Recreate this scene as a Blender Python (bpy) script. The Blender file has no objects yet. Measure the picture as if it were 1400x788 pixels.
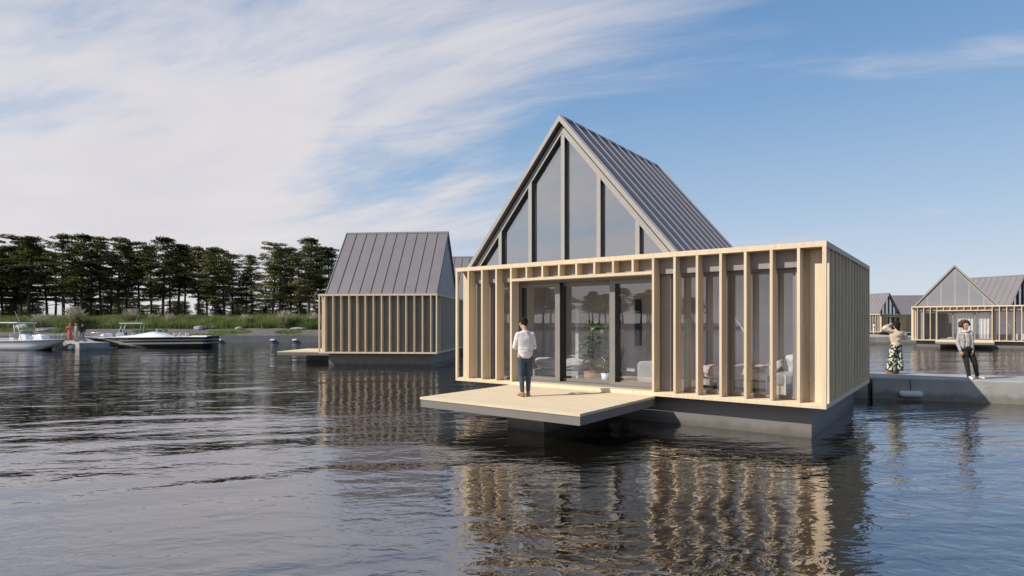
import bpy, bmesh, math, random
from mathutils import Vector, Matrix, noise as mnoise
R = math.radians
scene = bpy.context.scene
col = scene.collection
F, CX, HV, CAMZ = 817.0, 700.0, 441.8, 2.33      # survey of the photograph: focal length, centre, horizon (px) and eye height (m)

# ------------------------------------------------------------------ helpers
class MB:
    """collects geometry and links it as ONE mesh object"""
    def __init__(s): s.v = []; s.f = []; s.m = []
    def add(s, vs, fs, mi=0):
        b = len(s.v); s.v += [tuple(v) for v in vs]
        for f in fs: s.f.append(tuple(i + b for i in f)); s.m.append(mi)
    def box(s, x0, x1, y0, y1, z0, z1, mi=0):
        if x1 < x0: x0, x1 = x1, x0
        if y1 < y0: y0, y1 = y1, y0
        if z1 < z0: z0, z1 = z1, z0
        s.add([(x0,y0,z0),(x1,y0,z0),(x1,y1,z0),(x0,y1,z0),(x0,y0,z1),(x1,y0,z1),(x1,y1,z1),(x0,y1,z1)],
              [(0,3,2,1),(4,5,6,7),(0,1,5,4),(1,2,6,5),(2,3,7,6),(3,0,4,7)], mi)
    def prism(s, poly, t0, t1, M=1, mi=0):
        """polygon in (s,z) extruded along t"""
        n = len(poly)
        vs = [(M*p[0], t0, p[1]) for p in poly] + [(M*p[0], t1, p[1]) for p in poly]
        fs = [tuple(range(n)), tuple(range(2*n-1, n-1, -1))] + [(i, i+n, (i+1) % n + n, (i+1) % n) for i in range(n)]
        s.add(vs, fs, mi)
    def tube(s, pts, rad, n=8, caps=True, mi=0):
        pts = [Vector(p) for p in pts]; k = len(pts)
        rs = rad if isinstance(rad, (list, tuple)) else [rad]*k
        rings = []; up = None
        for i, p in enumerate(pts):
            d = (pts[min(i+1, k-1)] - pts[max(i-1, 0)]).normalized()
            if up is None: up = d.orthogonal().normalized()
            up = (up - d*up.dot(d)); up = up.normalized() if up.length > 1e-6 else d.orthogonal().normalized()
            w = d.cross(up)
            rings.append([p + (up*math.cos(a) + w*math.sin(a))*rs[i] for a in [2*math.pi*j/n for j in range(n)]])
        vs = [v for r in rings for v in r]; fs = []
        for i in range(k-1):
            for j in range(n): fs.append((i*n+j, i*n+(j+1) % n, (i+1)*n+(j+1) % n, (i+1)*n+j))
        if caps: fs += [tuple(range(n-1, -1, -1)), tuple(range((k-1)*n, k*n))]
        s.add(vs, fs, mi)
    def lathe(s, prof, c=(0,0,0), n=20, mi=0):
        vs = []; fs = []
        for r, z in prof:
            for j in range(n):
                a = 2*math.pi*j/n; vs.append((c[0]+r*math.cos(a), c[1]+r*math.sin(a), c[2]+z))
        for i in range(len(prof)-1):
            for j in range(n): fs.append((i*n+j, i*n+(j+1) % n, (i+1)*n+(j+1) % n, (i+1)*n+j))
        fs += [tuple(range(n-1, -1, -1)), tuple(range((len(prof)-1)*n, len(prof)*n))]
        s.add(vs, fs, mi)
    def build(s, name, mat, parent=None, smooth=False, bevel=0, fix=True):
        me = bpy.data.meshes.new(name); me.from_pydata(s.v, [], s.f)
        for m in (mat if isinstance(mat, (list, tuple)) else [mat]): me.materials.append(m)
        me.polygons.foreach_set('material_index', s.m)
        if fix:
            bm = bmesh.new(); bm.from_mesh(me); bmesh.ops.recalc_face_normals(bm, faces=bm.faces)
            if bevel: bmesh.ops.bevel(bm, geom=list(bm.edges), offset=bevel, segments=1, affect='EDGES', clamp_overlap=True)
            bm.to_mesh(me); bm.free()
        if smooth: me.polygons.foreach_set('use_smooth', [True]*len(me.polygons))
        o = bpy.data.objects.new(name, me); col.objects.link(o)
        if parent: o.parent = parent
        return o

def tag(o, label=None, cat=None, group=None, kind=None):
    if label: o['label'] = label
    if cat: o['category'] = cat
    if group: o['group'] = group
    if kind: o['kind'] = kind
    return o
def empty(name, loc=(0,0,0), rz=0):
    o = bpy.data.objects.new(name, None); col.objects.link(o)
    o.location = loc; o.rotation_euler = (0, 0, rz); o.empty_display_size = .2
    return o
def copy_tree(o, parent=None):
    c = o.copy(); col.objects.link(c); c.parent = parent
    for ch in list(o.children): copy_tree(ch, c)
    return c
def gp(u, Y, z=None):
    """ground point seen in column u of the photograph at distance Y"""
    return Vector(((u-CX)/F*Y, Y, 0 if z is None else z))
def vz(v, Y): return CAMZ + (HV-v)/F*Y

# ------------------------------------------------------------------ materials
def mat(name, base, rough=.6, metal=0, var=.12, nscale=3.0, bump=0, bscale=30, coord='Object', stretch=(1,1,1), spec=.5, base2=None, detail=5, coat=0):
    m = bpy.data.materials.new(name); m.use_nodes = True
    nt = m.node_tree; N = nt.nodes; L = nt.links; b = N['Principled BSDF']
    b.inputs['Roughness'].default_value = rough; b.inputs['Metallic'].default_value = metal
    b.inputs['Specular IOR Level'].default_value = spec
    if coat: b.inputs['Coat Weight'].default_value = coat; b.inputs['Coat Roughness'].default_value = .05
    tc = N.new('ShaderNodeTexCoord'); mp = N.new('ShaderNodeMapping'); mp.inputs['Scale'].default_value = stretch
    L.new(tc.outputs[coord], mp.inputs['Vector'])
    nz = N.new('ShaderNodeTexNoise'); nz.inputs['Scale'].default_value = nscale; nz.inputs['Detail'].default_value = detail
    nz.inputs['Roughness'].default_value = .62
    L.new(mp.outputs[0], nz.inputs['Vector'])
    cr = N.new('ShaderNodeValToRGB'); cr.color_ramp.elements[0].position = .3; cr.color_ramp.elements[1].position = .7
    c2 = base2 or tuple(min(1, c*(1+var)) for c in base)
    c1 = base if base2 else tuple(c*(1-var) for c in base)
    cr.color_ramp.elements[0].color = (*c1, 1); cr.color_ramp.elements[1].color = (*c2, 1)
    L.new(nz.outputs['Fac'], cr.inputs['Fac']); L.new(cr.outputs['Color'], b.inputs['Base Color'])
    if bump:
        n2 = N.new('ShaderNodeTexNoise'); n2.inputs['Scale'].default_value = bscale; n2.inputs['Detail'].default_value = 4
        L.new(mp.outputs[0], n2.inputs['Vector'])
        bp = N.new('ShaderNodeBump'); bp.inputs['Strength'].default_value = bump; bp.inputs['Distance'].default_value = .02
        L.new(n2.outputs['Fac'], bp.inputs['Height']); L.new(bp.outputs[0], b.inputs['Normal'])
    m['c'] = 1
    return m

def wet_band(m, h=.10):
    """darker damp band with an uneven edge just above the water, on objects whose origin lies at water level"""
    nt = m.node_tree; N = nt.nodes; L = nt.links; b = N['Principled BSDF']
    tc = N.new('ShaderNodeTexCoord'); sp = N.new('ShaderNodeSeparateXYZ'); L.new(tc.outputs['Object'], sp.inputs[0])
    mp = N.new('ShaderNodeMapping'); mp.inputs['Scale'].default_value = (2.5, 2.5, .7); L.new(tc.outputs['Object'], mp.inputs[0])
    nz = N.new('ShaderNodeTexNoise'); nz.inputs['Scale'].default_value = 1.6; nz.inputs['Detail'].default_value = 7; L.new(mp.outputs[0], nz.inputs['Vector'])
    a = N.new('ShaderNodeMath'); a.operation = 'MULTIPLY_ADD'; a.inputs[1].default_value = -.32; L.new(nz.outputs['Fac'], a.inputs[0]); L.new(sp.outputs['Z'], a.inputs[2])
    r = N.new('ShaderNodeMapRange'); r.interpolation_type = 'SMOOTHSTEP'; r.inputs['From Min'].default_value = h-.24; r.inputs['From Max'].default_value = h-.06; r.inputs['To Min'].default_value = 1; r.inputs['To Max'].default_value = 0
    L.new(a.outputs[0], r.inputs['Value'])
    src = b.inputs['Base Color'].links[0].from_socket
    mx = N.new('ShaderNodeMix'); mx.data_type = 'RGBA'; mx.blend_type = 'MULTIPLY'; L.new(r.outputs[0], mx.inputs[0]); L.new(src, mx.inputs[6]); mx.inputs[7].default_value = (.62,.62,.55,1)
    L.new(mx.outputs[2], b.inputs['Base Color']); return m
def timber_mat(name, c):
    """planed softwood: long grain, a few knots, every board a little different"""
    m = mat(name, c, .7, spec=.15, var=.07, nscale=2.2, stretch=(9,9,.5), bump=.12, bscale=14)
    nt = m.node_tree; N = nt.nodes; L = nt.links; b = N['Principled BSDF']
    src = b.inputs['Base Color'].links[0].from_socket
    tc = N.new('ShaderNodeTexCoord'); oi = N.new('ShaderNodeObjectInfo')
    of = N.new('ShaderNodeVectorMath'); of.operation = 'ADD'; sc = N.new('ShaderNodeVectorMath'); sc.operation = 'SCALE'; sc.inputs['Scale'].default_value = 40; cx = N.new('ShaderNodeCombineXYZ')
    for i in range(3): L.new(oi.outputs['Random'], cx.inputs[i])
    L.new(cx.outputs[0], sc.inputs[0]); L.new(tc.outputs['Object'], of.inputs[0]); L.new(sc.outputs[0], of.inputs[1])
    mp = N.new('ShaderNodeMapping'); mp.inputs['Scale'].default_value = (26, 26, .9); L.new(of.outputs[0], mp.inputs[0])
    g = N.new('ShaderNodeTexNoise'); g.inputs['Scale'].default_value = 1; g.inputs['Detail'].default_value = 5; L.new(mp.outputs[0], g.inputs['Vector'])
    gr = N.new('ShaderNodeMapRange'); gr.inputs['From Min'].default_value = .3; gr.inputs['From Max'].default_value = .7; gr.inputs['To Min'].default_value = .90; gr.inputs['To Max'].default_value = 1.05; L.new(g.outputs['Fac'], gr.inputs['Value'])
    mk = N.new('ShaderNodeMapping'); mk.inputs['Scale'].default_value = (1.8, 1.8, .9); L.new(of.outputs[0], mk.inputs[0])
    v = N.new('ShaderNodeTexVoronoi'); v.inputs['Scale'].default_value = 2.2; L.new(mk.outputs[0], v.inputs['Vector'])
    kr = N.new('ShaderNodeMapRange'); kr.inputs['From Min'].default_value = .035; kr.inputs['From Max'].default_value = .075; kr.inputs['To Min'].default_value = .55; kr.inputs['To Max'].default_value = 1; L.new(v.outputs['Distance'], kr.inputs['Value'])
    br = N.new('ShaderNodeMapRange'); br.inputs['To Min'].default_value = .90; br.inputs['To Max'].default_value = 1.05; L.new(oi.outputs['Random'], br.inputs['Value'])
    p = N.new('ShaderNodeMath'); p.operation = 'MULTIPLY'; L.new(gr.outputs[0], p.inputs[0]); L.new(kr.outputs[0], p.inputs[1])
    q = N.new('ShaderNodeMath'); q.operation = 'MULTIPLY'; L.new(p.outputs[0], q.inputs[0]); L.new(br.outputs[0], q.inputs[1])
    mx = N.new('ShaderNodeMix'); mx.data_type = 'RGBA'; mx.blend_type = 'MULTIPLY'; mx.inputs[0].default_value = 1; L.new(src, mx.inputs[6]); L.new(q.outputs[0], mx.inputs[7])
    L.new(mx.outputs[2], b.inputs['Base Color']); return m

M = {}
M['timber'] = timber_mat('pale_timber', (.765,.62,.435))
M['decking'] = None
M['panel'] = mat('grey_panel', (.27,.25,.24), .5, var=.06, nscale=1.5)
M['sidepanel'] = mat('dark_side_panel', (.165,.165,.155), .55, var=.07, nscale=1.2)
M['roof'] = mat('standing_seam_metal', (.235,.215,.222), .45, spec=.2, metal=.15, var=.06, nscale=.8, bump=.25, bscale=1.4, detail=9)
M['trim'] = mat('gable_trim', (.36,.335,.31), .5, var=.05)
M['frame'] = mat('window_frame', (.20,.185,.17), .45, var=.05)
M['darkmetal_and_shade'] = mat('dark_metal_and_shade', (.016,.016,.014), .45, var=.1)  # dark metal; also put on frame sides as the shade in their reveals
M['pontoon'] = mat('pontoon_steel', (.185,.168,.158), .55, var=.10, nscale=1.3, bump=.08, bscale=4); wet_band(M['pontoon'])
M['inwall'] = mat('interior_wall', (.84,.815,.84), .85, var=.03)
M['bedwall'] = mat('bedroom_wall', (.86,.83,.89), .85, var=.02)
M['inlight'] = mat('interior_lining', (.78,.75,.72), .85, var=.03)
M['infloor'] = mat('interior_floor', (.42,.30,.20), .5, var=.2, nscale=3, stretch=(1,8,1))
M['white'] = mat('white_paint', (.78,.77,.76), .45, var=.03)
M['gel'] = mat('white_gelcoat', (.80,.80,.82), .22, var=.03, nscale=1, coat=.4)
M['black'] = mat('black_rubber', (.018,.018,.018), .6, var=.2)
M['linen'] = mat('white_linen', (.72,.70,.70), .9, var=.05, bump=.2, bscale=8)
M['pinklinen'] = mat('blush_linen', (.66,.52,.48), .9, var=.06, bump=.2, bscale=8)
M['greyfab'] = mat('grey_fabric', (.42,.41,.40), .95, var=.1, nscale=9)
M['terracotta'] = mat('terracotta', (.36,.20,.12), .8, var=.12, nscale=6)
M['bluepot'] = mat('pale_blue_glaze', (.58,.64,.74), .3, var=.04)
M['leaf'] = mat('house_plant_leaf', (.12,.24,.04), .4, base2=(.27,.42,.10), nscale=4)
M['stem'] = mat('plant_stem', (.20,.15,.09), .8)
M['concrete'] = mat('pier_concrete', (.30,.285,.265), .85, base2=(.45,.435,.41), nscale=1.3, bump=.45, bscale=18, detail=10); wet_band(M['concrete'], .20)
M['quay'] = mat('quay_concrete', (.12,.125,.135), .85, base2=(.17,.175,.185), nscale=.7, bump=.2, bscale=6)
M['fender'] = mat('white_fender', (.70,.70,.74), .4, var=.05, nscale=6)
M['rope'] = mat('dark_rope', (.05,.05,.055), .9)
M['bark'] = mat('pine_bark', (.055,.042,.03), .9, base2=(.12,.095,.07), nscale=2.5, stretch=(3,3,.6), bump=.5, bscale=9)
M['rock'] = mat('shore_rock', (.26,.25,.25), .9, base2=(.46,.45,.44), nscale=2.4, bump=.5, bscale=5)
M['skin'] = mat('skin', (.50,.30,.21), .55, var=.06, nscale=8)
M['hair'] = mat('brown_hair', (.016,.010,.006), .75, var=.3, nscale=30, bump=.3, bscale=60, spec=.2)
M['curl'] = mat('auburn_curls', (.085,.036,.016), .65, var=.45, nscale=26, bump=1, bscale=40)
M['sweater'] = mat('white_knit', (.74,.70,.685), .92, var=.04, nscale=7, bump=.10, bscale=60)
M['denim'] = mat('blue_denim', (.03,.048,.072), .85, base2=(.065,.095,.13), nscale=5, bump=.15, bscale=60)
M['lgdenim'] = mat('light_grey_denim', (.36,.34,.35), .88, base2=(.48,.455,.46), nscale=6, bump=.15, bscale=60)
M['hood'] = mat('beige_fleece', (.60,.52,.43), .95, var=.06)
M['blackcloth'] = mat('black_cloth', (.018,.018,.013), .85, var=.2)
M['blouse'] = mat('cream_blouse', (.74,.58,.40), .85, var=.06, nscale=6, bump=.25, bscale=18)
M['shoe'] = mat('pale_shoe', (.70,.64,.60), .6, var=.05)
M['sandal'] = mat('tan_shoe', (.30,.14,.08), .6, var=.1)
M['coral'] = mat('coral_cloth', (.55,.13,.075), .85, var=.08)
M['greycloth'] = mat('grey_cloth', (.26,.26,.28), .85, var=.1)
M['khaki'] = mat('khaki_cloth', (.34,.29,.21), .85, var=.1)
M['blond'] = mat('blond_hair', (.40,.27,.12), .6, var=.2)
M['steel'] = mat('stainless_rail', (.62,.62,.62), .25, metal=1, var=.05)
M['seat'] = mat('boat_upholstery', (.62,.57,.52), .6, var=.06)
M['plume'] = mat('grass_plume', (.55,.48,.34), .9, base2=(.75,.68,.52), nscale=1.5)

def leafy(name, c1, c2, nscale, trans=.25, rnd=.25):
    """foliage: two greens by noise, varied from one plant to the next, a little translucent"""
    m = bpy.data.materials.new(name); m.use_nodes = True
    nt = m.node_tree; N = nt.nodes; L = nt.links; b = N['Principled BSDF']; out = N['Material Output']
    b.inputs['Roughness'].default_value = .65; b.inputs['Specular IOR Level'].default_value = .25
    tc = N.new('ShaderNodeTexCoord'); nz = N.new('ShaderNodeTexNoise'); nz.inputs['Scale'].default_value = nscale; nz.inputs['Detail'].default_value = 4
    L.new(tc.outputs['Object'], nz.inputs['Vector'])
    oi = N.new('ShaderNodeObjectInfo')
    ad = N.new('ShaderNodeMath'); ad.operation = 'MULTIPLY_ADD'; ad.inputs[1].default_value = rnd; ad.inputs[2].default_value = -rnd/2
    L.new(oi.outputs['Random'], ad.inputs[0])
    a2 = N.new('ShaderNodeMath'); a2.operation = 'ADD'; L.new(ad.outputs[0], a2.inputs[0]); L.new(nz.outputs['Fac'], a2.inputs[1])
    cr = N.new('ShaderNodeValToRGB'); cr.color_ramp.elements[0].position = .32; cr.color_ramp.elements[1].position = .68
    cr.color_ramp.elements[0].color = (*c1, 1); cr.color_ramp.elements[1].color = (*c2, 1)
    L.new(a2.outputs[0], cr.inputs['Fac']); L.new(cr.outputs['Color'], b.inputs['Base Color'])
    if trans:
        tr = N.new('ShaderNodeBsdfTranslucent'); L.new(cr.outputs['Color'], tr.inputs['Color'])
        mx = N.new('ShaderNodeMixShader'); mx.inputs[0].default_value = trans
        L.new(b.outputs[0], mx.inputs[1]); L.new(tr.outputs[0], mx.inputs[2]); L.new(mx.outputs[0], out.inputs['Surface'])
    return m
M['needles'] = leafy('pine_needles', (.048,.060,.014), (.25,.25,.082), .6, .15)
M['grass'] = leafy('reed_grass', (.11,.155,.035), (.29,.33,.12), .35, .35, 0)
M['tuft'] = leafy('tuft_grass', (.16,.18,.06), (.42,.40,.22), .9, .3)

def schlick(nt, f0, normal=None):
    """two-sided Fresnel factor"""
    N = nt.nodes; L = nt.links
    g = N.new('ShaderNodeNewGeometry'); d = N.new('ShaderNodeVectorMath'); d.operation = 'DOT_PRODUCT'
    L.new(g.outputs['Incoming'], d.inputs[0]); L.new(normal or g.outputs['Normal'], d.inputs[1])
    def m(op, a, b=None, clamp=False):
        n = N.new('ShaderNodeMath'); n.operation = op; n.use_clamp = clamp
        for i, x in enumerate((a, b)):
            if x is None: continue
            if isinstance(x, float): n.inputs[i].default_value = x
            else: L.new(x, n.inputs[i])
        return n.outputs[0]
    c = m('SUBTRACT', 1.0, m('ABSOLUTE', d.outputs['Value']), True)
    return m('ADD', m('MULTIPLY', m('POWER', c, 5.0), 1.0-f0), f0, True)
def glass_mat(name, ior=1.7, tint=(.86,.88,.88)):
    m = bpy.data.materials.new(name); m.use_nodes = True
    nt = m.node_tree; N = nt.nodes; L = nt.links; N.remove(N['Principled BSDF'])
    tr = N.new('ShaderNodeBsdfTransparent'); tr.inputs['Color'].default_value = (*tint, 1)
    gl = N.new('ShaderNodeBsdfGlossy'); gl.inputs['Roughness'].default_value = .0; gl.inputs['Color'].default_value = (.95,.96,.97,1)
    fr = schlick(nt, ((ior-1)/(ior+1))**2)
    tc = N.new('ShaderNodeTexCoord'); nz = N.new('ShaderNodeTexNoise'); nz.inputs['Scale'].default_value = .5; nz.inputs['Detail'].default_value = 1
    bp = N.new('ShaderNodeBump'); bp.inputs['Strength'].default_value = .05; bp.inputs['Distance'].default_value = .02
    L.new(tc.outputs['Object'], nz.inputs['Vector']); L.new(nz.outputs['Fac'], bp.inputs['Height']); L.new(bp.outputs[0], gl.inputs['Normal'])
    mx = N.new('ShaderNodeMixShader'); L.new(fr, mx.inputs[0]); L.new(tr.outputs[0], mx.inputs[1]); L.new(gl.outputs[0], mx.inputs[2])
    L.new(mx.outputs[0], N['Material Output'].inputs['Surface'])
    return m
M['glass'] = glass_mat('window_glass', 2.6, (.92,.93,.93))
M['gableglass'] = glass_mat('gable_glass', 5.4, (.92,.93,.93))
M['boatglass'] = glass_mat('tinted_windscreen', 1.5, (.45,.5,.52))

def decking_mat():
    m = mat('timber_decking', (.76,.625,.43), .7, spec=.2, var=.08, nscale=3, stretch=(.6,6,6), bump=.08, bscale=20)
    nt = m.node_tree; N = nt.nodes; L = nt.links; b = N['Principled BSDF']
    tc = N.new('ShaderNodeTexCoord'); sp = N.new('ShaderNodeSeparateXYZ'); L.new(tc.outputs['Object'], sp.inputs[0])
    md = N.new('ShaderNodeMath'); md.operation = 'FRACT'; ml = N.new('ShaderNodeMath'); ml.operation = 'MULTIPLY'; ml.inputs[1].default_value = 7.5
    L.new(sp.outputs['Y'], ml.inputs[0]); L.new(ml.outputs[0], md.inputs[0])
    lt = N.new('ShaderNodeMath'); lt.operation = 'LESS_THAN'; lt.inputs[1].default_value = .06; L.new(md.outputs[0], lt.inputs[0])
    src = b.inputs['Base Color'].links[0].from_socket
    fl = N.new('ShaderNodeMath'); fl.operation = 'FLOOR'; L.new(ml.outputs[0], fl.inputs[0])
    wn = N.new('ShaderNodeTexWhiteNoise'); wn.noise_dimensions = '1D'; L.new(fl.outputs[0], wn.inputs['W'])
    br = N.new('ShaderNodeMapRange'); br.inputs['To Min'].default_value = .95; br.inputs['To Max'].default_value = 1.04; L.new(wn.outputs['Value'], br.inputs['Value'])
    mu = N.new('ShaderNodeMix'); mu.data_type = 'RGBA'; mu.blend_type = 'MULTIPLY'; mu.inputs[0].default_value = 1
    L.new(src, mu.inputs[6]); L.new(br.outputs[0], mu.inputs[7])
    mx = N.new('ShaderNodeMix'); mx.data_type = 'RGBA'; mx.inputs[7].default_value = (.50,.39,.255,1)
    L.new(lt.outputs[0], mx.inputs[0]); L.new(mu.outputs[2], mx.inputs[6]); L.new(mx.outputs[2], b.inputs['Base Color'])
    return m
M['decking'] = decking_mat()

def floral_mat():
    m = mat('floral_print', (.012,.014,.012), .85)
    nt = m.node_tree; N = nt.nodes; L = nt.links; b = N['Principled BSDF']
    tc = N.new('ShaderNodeTexCoord'); vo = N.new('ShaderNodeTexVoronoi'); vo.inputs['Scale'].default_value = 13
    L.new(tc.outputs['Object'], vo.inputs['Vector'])
    cr = N.new('ShaderNodeValToRGB'); e = cr.color_ramp.elements; e[0].position = .40; e[0].color = (.62,.60,.48,1); e[1].position = .52; e[1].color = (.012,.014,.012,1)
    e2 = e.new(.46); e2.color = (.30,.36,.18,1); cr.color_ramp.interpolation = 'LINEAR'
    L.new(vo.outputs['Distance'], cr.inputs['Fac']); L.new(cr.outputs['Color'], b.inputs['Base Color'])
    return m
M['floral'] = floral_mat()

def hull_stripes():
    """black gelcoat with two pale stripes running the length of the hull and a pale wedge at the bow"""
    m = mat('black_striped_gelcoat', (.012,.012,.012), .2, coat=0, spec=.25)
    nt = m.node_tree; N = nt.nodes; L = nt.links; b = N['Principled BSDF']
    tc = N.new('ShaderNodeTexCoord'); sp = N.new('ShaderNodeSeparateXYZ'); L.new(tc.outputs['Object'], sp.inputs[0])
    def band(c, h):
        a = N.new('ShaderNodeMath'); a.operation = 'COMPARE'; a.inputs[1].default_value = c; a.inputs[2].default_value = h
        return a
    # height of a stripe falls towards the bow (object x runs from stern to bow)
    sl = N.new('ShaderNodeMath'); sl.operation = 'MULTIPLY_ADD'; sl.inputs[1].default_value = .012
    L.new(sp.outputs['X'], sl.inputs[0]); L.new(sp.outputs['Z'], sl.inputs[2])
    b1 = band(.77, .07); b2 = band(.47, .08); L.new(sl.outputs[0], b1.inputs[0]); L.new(sl.outputs[0], b2.inputs[0])
    w = N.new('ShaderNodeMath'); w.operation = 'MULTIPLY_ADD'; w.inputs[1].default_value = -.20; w.inputs[2].default_value = 1.85
    L.new(sp.outputs['X'], w.inputs[0]); w2 = N.new('ShaderNodeMath'); w2.operation = 'ADD'; L.new(w.outputs[0], w2.inputs[0]); L.new(sp.outputs['Z'], w2.inputs[1])
    b3 = band(.62, .09); L.new(w2.outputs[0], b3.inputs[0])
    s1 = N.new('ShaderNodeMath'); s1.operation = 'MAXIMUM'; L.new(b1.outputs[0], s1.inputs[0]); L.new(b2.outputs[0], s1.inputs[1])
    ls = N.new('ShaderNodeMath'); ls.operation = 'LESS_THAN'; ls.inputs[1].default_value = 8.6; L.new(sp.outputs['X'], ls.inputs[0])
    s2 = N.new('ShaderNodeMath'); s2.operation = 'MULTIPLY'; L.new(s1.outputs[0], s2.inputs[0]); L.new(ls.outputs[0], s2.inputs[1])
    s3 = N.new('ShaderNodeMath'); s3.operation = 'MAXIMUM'; L.new(s2.outputs[0], s3.inputs[0]); L.new(b3.outputs[0], s3.inputs[1])
    mx = N.new('ShaderNodeMix'); mx.data_type = 'RGBA'; mx.inputs[6].default_value = (.012,.012,.012,1); mx.inputs[7].default_value = (.52,.52,.44,1)
    L.new(s3.outputs[0], mx.inputs[0]); L.new(mx.outputs[2], b.inputs['Base Color'])
    return m
M['blackhull'] = hull_stripes()

# ------------------------------------------------------------------ camera, light, sky
cam = bpy.data.cameras.new('camera'); co = bpy.data.objects.new('camera', cam); col.objects.link(co)
co.location = (0, 0, CAMZ); co.rotation_euler = (R(90), 0, 0)
cam.sensor_width = 36; cam.lens = 36*F/1400; cam.shift_y = (HV-394)/1400; cam.clip_end = 6000; cam.clip_start = .05
scene.camera = co

EL = R(37.5); AZ = math.atan2(-.937, -.35)
sund = Vector((-.937*math.cos(EL), -.35*math.cos(EL), math.sin(EL))).normalized()
sl = bpy.data.lights.new('sun', 'SUN'); sl.energy = 4.75; sl.angle = R(.53); sl.color = (1, .935, .84)
so = bpy.data.objects.new('sun', sl); col.objects.link(so); so.rotation_euler = (-sund).to_track_quat('-Z', 'Y').to_euler()

W = bpy.data.worlds.new('World'); scene.world = W; W.use_nodes = True
nt = W.node_tree; N = nt.nodes; L = nt.links
def mth(op, a=None, b=None, c=None, clamp=False):
    n = N.new('ShaderNodeMath'); n.operation = op; n.use_clamp = clamp
    for i, x in enumerate((a, b, c)):
        if x is None: continue
        if isinstance(x, (int, float)): n.inputs[i].default_value = x
        else: L.new(x, n.inputs[i])
    return n.outputs[0]
bg = N['Background']; bg.inputs['Strength'].default_value = .15
sky = N.new('ShaderNodeTexSky'); sky.sky_type = 'NISHITA'; sky.sun_disc = False
sky.sun_elevation = EL; sky.sun_rotation = AZ; sky.air_density = 1.0; sky.dust_density = .8; sky.ozone_density = 1.6
tc = N.new('ShaderNodeTexCoord'); sp = N.new('ShaderNodeSeparateXYZ'); L.new(tc.outputs['Generated'], sp.inputs[0])
X_, Y_, Z_ = sp.outputs
za = mth('ADD', mth('ABSOLUTE', Z_), .16)
cb = N.new('ShaderNodeCombineXYZ'); L.new(mth('DIVIDE', X_, za), cb.inputs[0]); L.new(mth('DIVIDE', Y_, za), cb.inputs[1])
def cloud_noise(scale, rot, stretch, detail, rough, dist, loc):
    mp = N.new('ShaderNodeMapping'); mp.vector_type = 'TEXTURE'
    mp.inputs['Rotation'].default_value = (0, 0, R(rot)); mp.inputs['Scale'].default_value = (stretch, 1, 1); mp.inputs['Location'].default_value = loc
    L.new(cb.outputs[0], mp.inputs['Vector'])
    n = N.new('ShaderNodeTexNoise'); n.inputs['Scale'].default_value = scale; n.inputs['Detail'].default_value = detail
    n.inputs['Roughness'].default_value = rough; n.inputs['Distortion'].default_value = dist
    L.new(mp.outputs[0], n.inputs['Vector']); return n.outputs['Fac']
big = cloud_noise(1.15, -24, 2.3, 8, .55, .7, (13.4, 1.9, 0))
wisp = cloud_noise(3.4, -22, 3.0, 10, .62, 1.2, (5.3, .4, 0))
sm = N.new('ShaderNodeMapRange'); sm.interpolation_type = 'SMOOTHSTEP'
sm.inputs['From Min'].default_value = .50; sm.inputs['From Max'].default_value = -.58; L.new(X_, sm.inputs['Value'])
low = mth('POWER', mth('SUBTRACT', 1.0, mth('ABSOLUTE', Z_), clamp=True), 7.0)
cov = mth('ADD', mth('MULTIPLY', mth('SUBTRACT', big, .5), 2.3), mth('MULTIPLY', mth('SUBTRACT', wisp, .5), .7))
cov = mth('ADD', cov, mth('MULTIPLY', mth('SUBTRACT', sm.outputs[0], .55), .95))
cov = mth('ADD', cov, mth('MULTIPLY', mth('MULTIPLY', low, sm.outputs[0]), .30))
hi = N.new('ShaderNodeMapRange'); hi.interpolation_type = 'SMOOTHSTEP'; hi.inputs['From Min'].default_value = .46; hi.inputs['From Max'].default_value = .72; L.new(mth('ABSOLUTE', Z_), hi.inputs['Value'])
cov = mth('SUBTRACT', cov, mth('MULTIPLY', hi.outputs[0], .35))
brk = N.new('ShaderNodeMapRange'); brk.interpolation_type = 'SMOOTHSTEP'; brk.inputs['From Min'].default_value = -.68; brk.inputs['From Max'].default_value = -.92; L.new(X_, brk.inputs['Value'])
cov = mth('SUBTRACT', cov, mth('MULTIPLY', brk.outputs[0], .34))   # cloud thinned out of view so the gable glass reflects an uneven sky
cr = N.new('ShaderNodeMapRange'); cr.interpolation_type = 'SMOOTHSTEP'
cr.inputs['From Min'].default_value = -.30; cr.inputs['From Max'].default_value = .44
L.new(cov, cr.inputs['Value'])
fac = mth('MULTIPLY', cr.outputs[0], .95)
ramp = N.new('ShaderNodeValToRGB'); e = ramp.color_ramp.elements
SKY = [(0, (.66,.69,.755)), (.05, (.585,.645,.745)), (.18, (.385,.52,.70)), (.32, (.225,.39,.63)), (.40, (.175,.335,.59)), (.65, (.085,.19,.42)), (1, (.05,.13,.32))]
e[0].position = 0; e[0].color = (*SKY[0][1], 1); e[1].position = 1; e[1].color = (*SKY[-1][1], 1)
for q, c in SKY[1:-1]:
    x = e.new(q); x.color = (*c, 1)
L.new(mth('ABSOLUTE', Z_), ramp.inputs['Fac'])
def vec(op, a, b):
    n = N.new('ShaderNodeVectorMath'); n.operation = op
    for i, x in enumerate((a, b)):
        if isinstance(x, tuple): n.inputs[i].default_value = x
        else: L.new(x, n.inputs[i])
    return n.outputs[0]
base = vec('ADD', vec('MULTIPLY', sky.outputs[0], (.12,.12,.12)), vec('MULTIPLY', ramp.outputs['Color'], (5.9,5.95,6.0)))
shade = cloud_noise(1.7, -22, 2.2, 5, .5, .3, (1.2, 7.4, 0))
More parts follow.
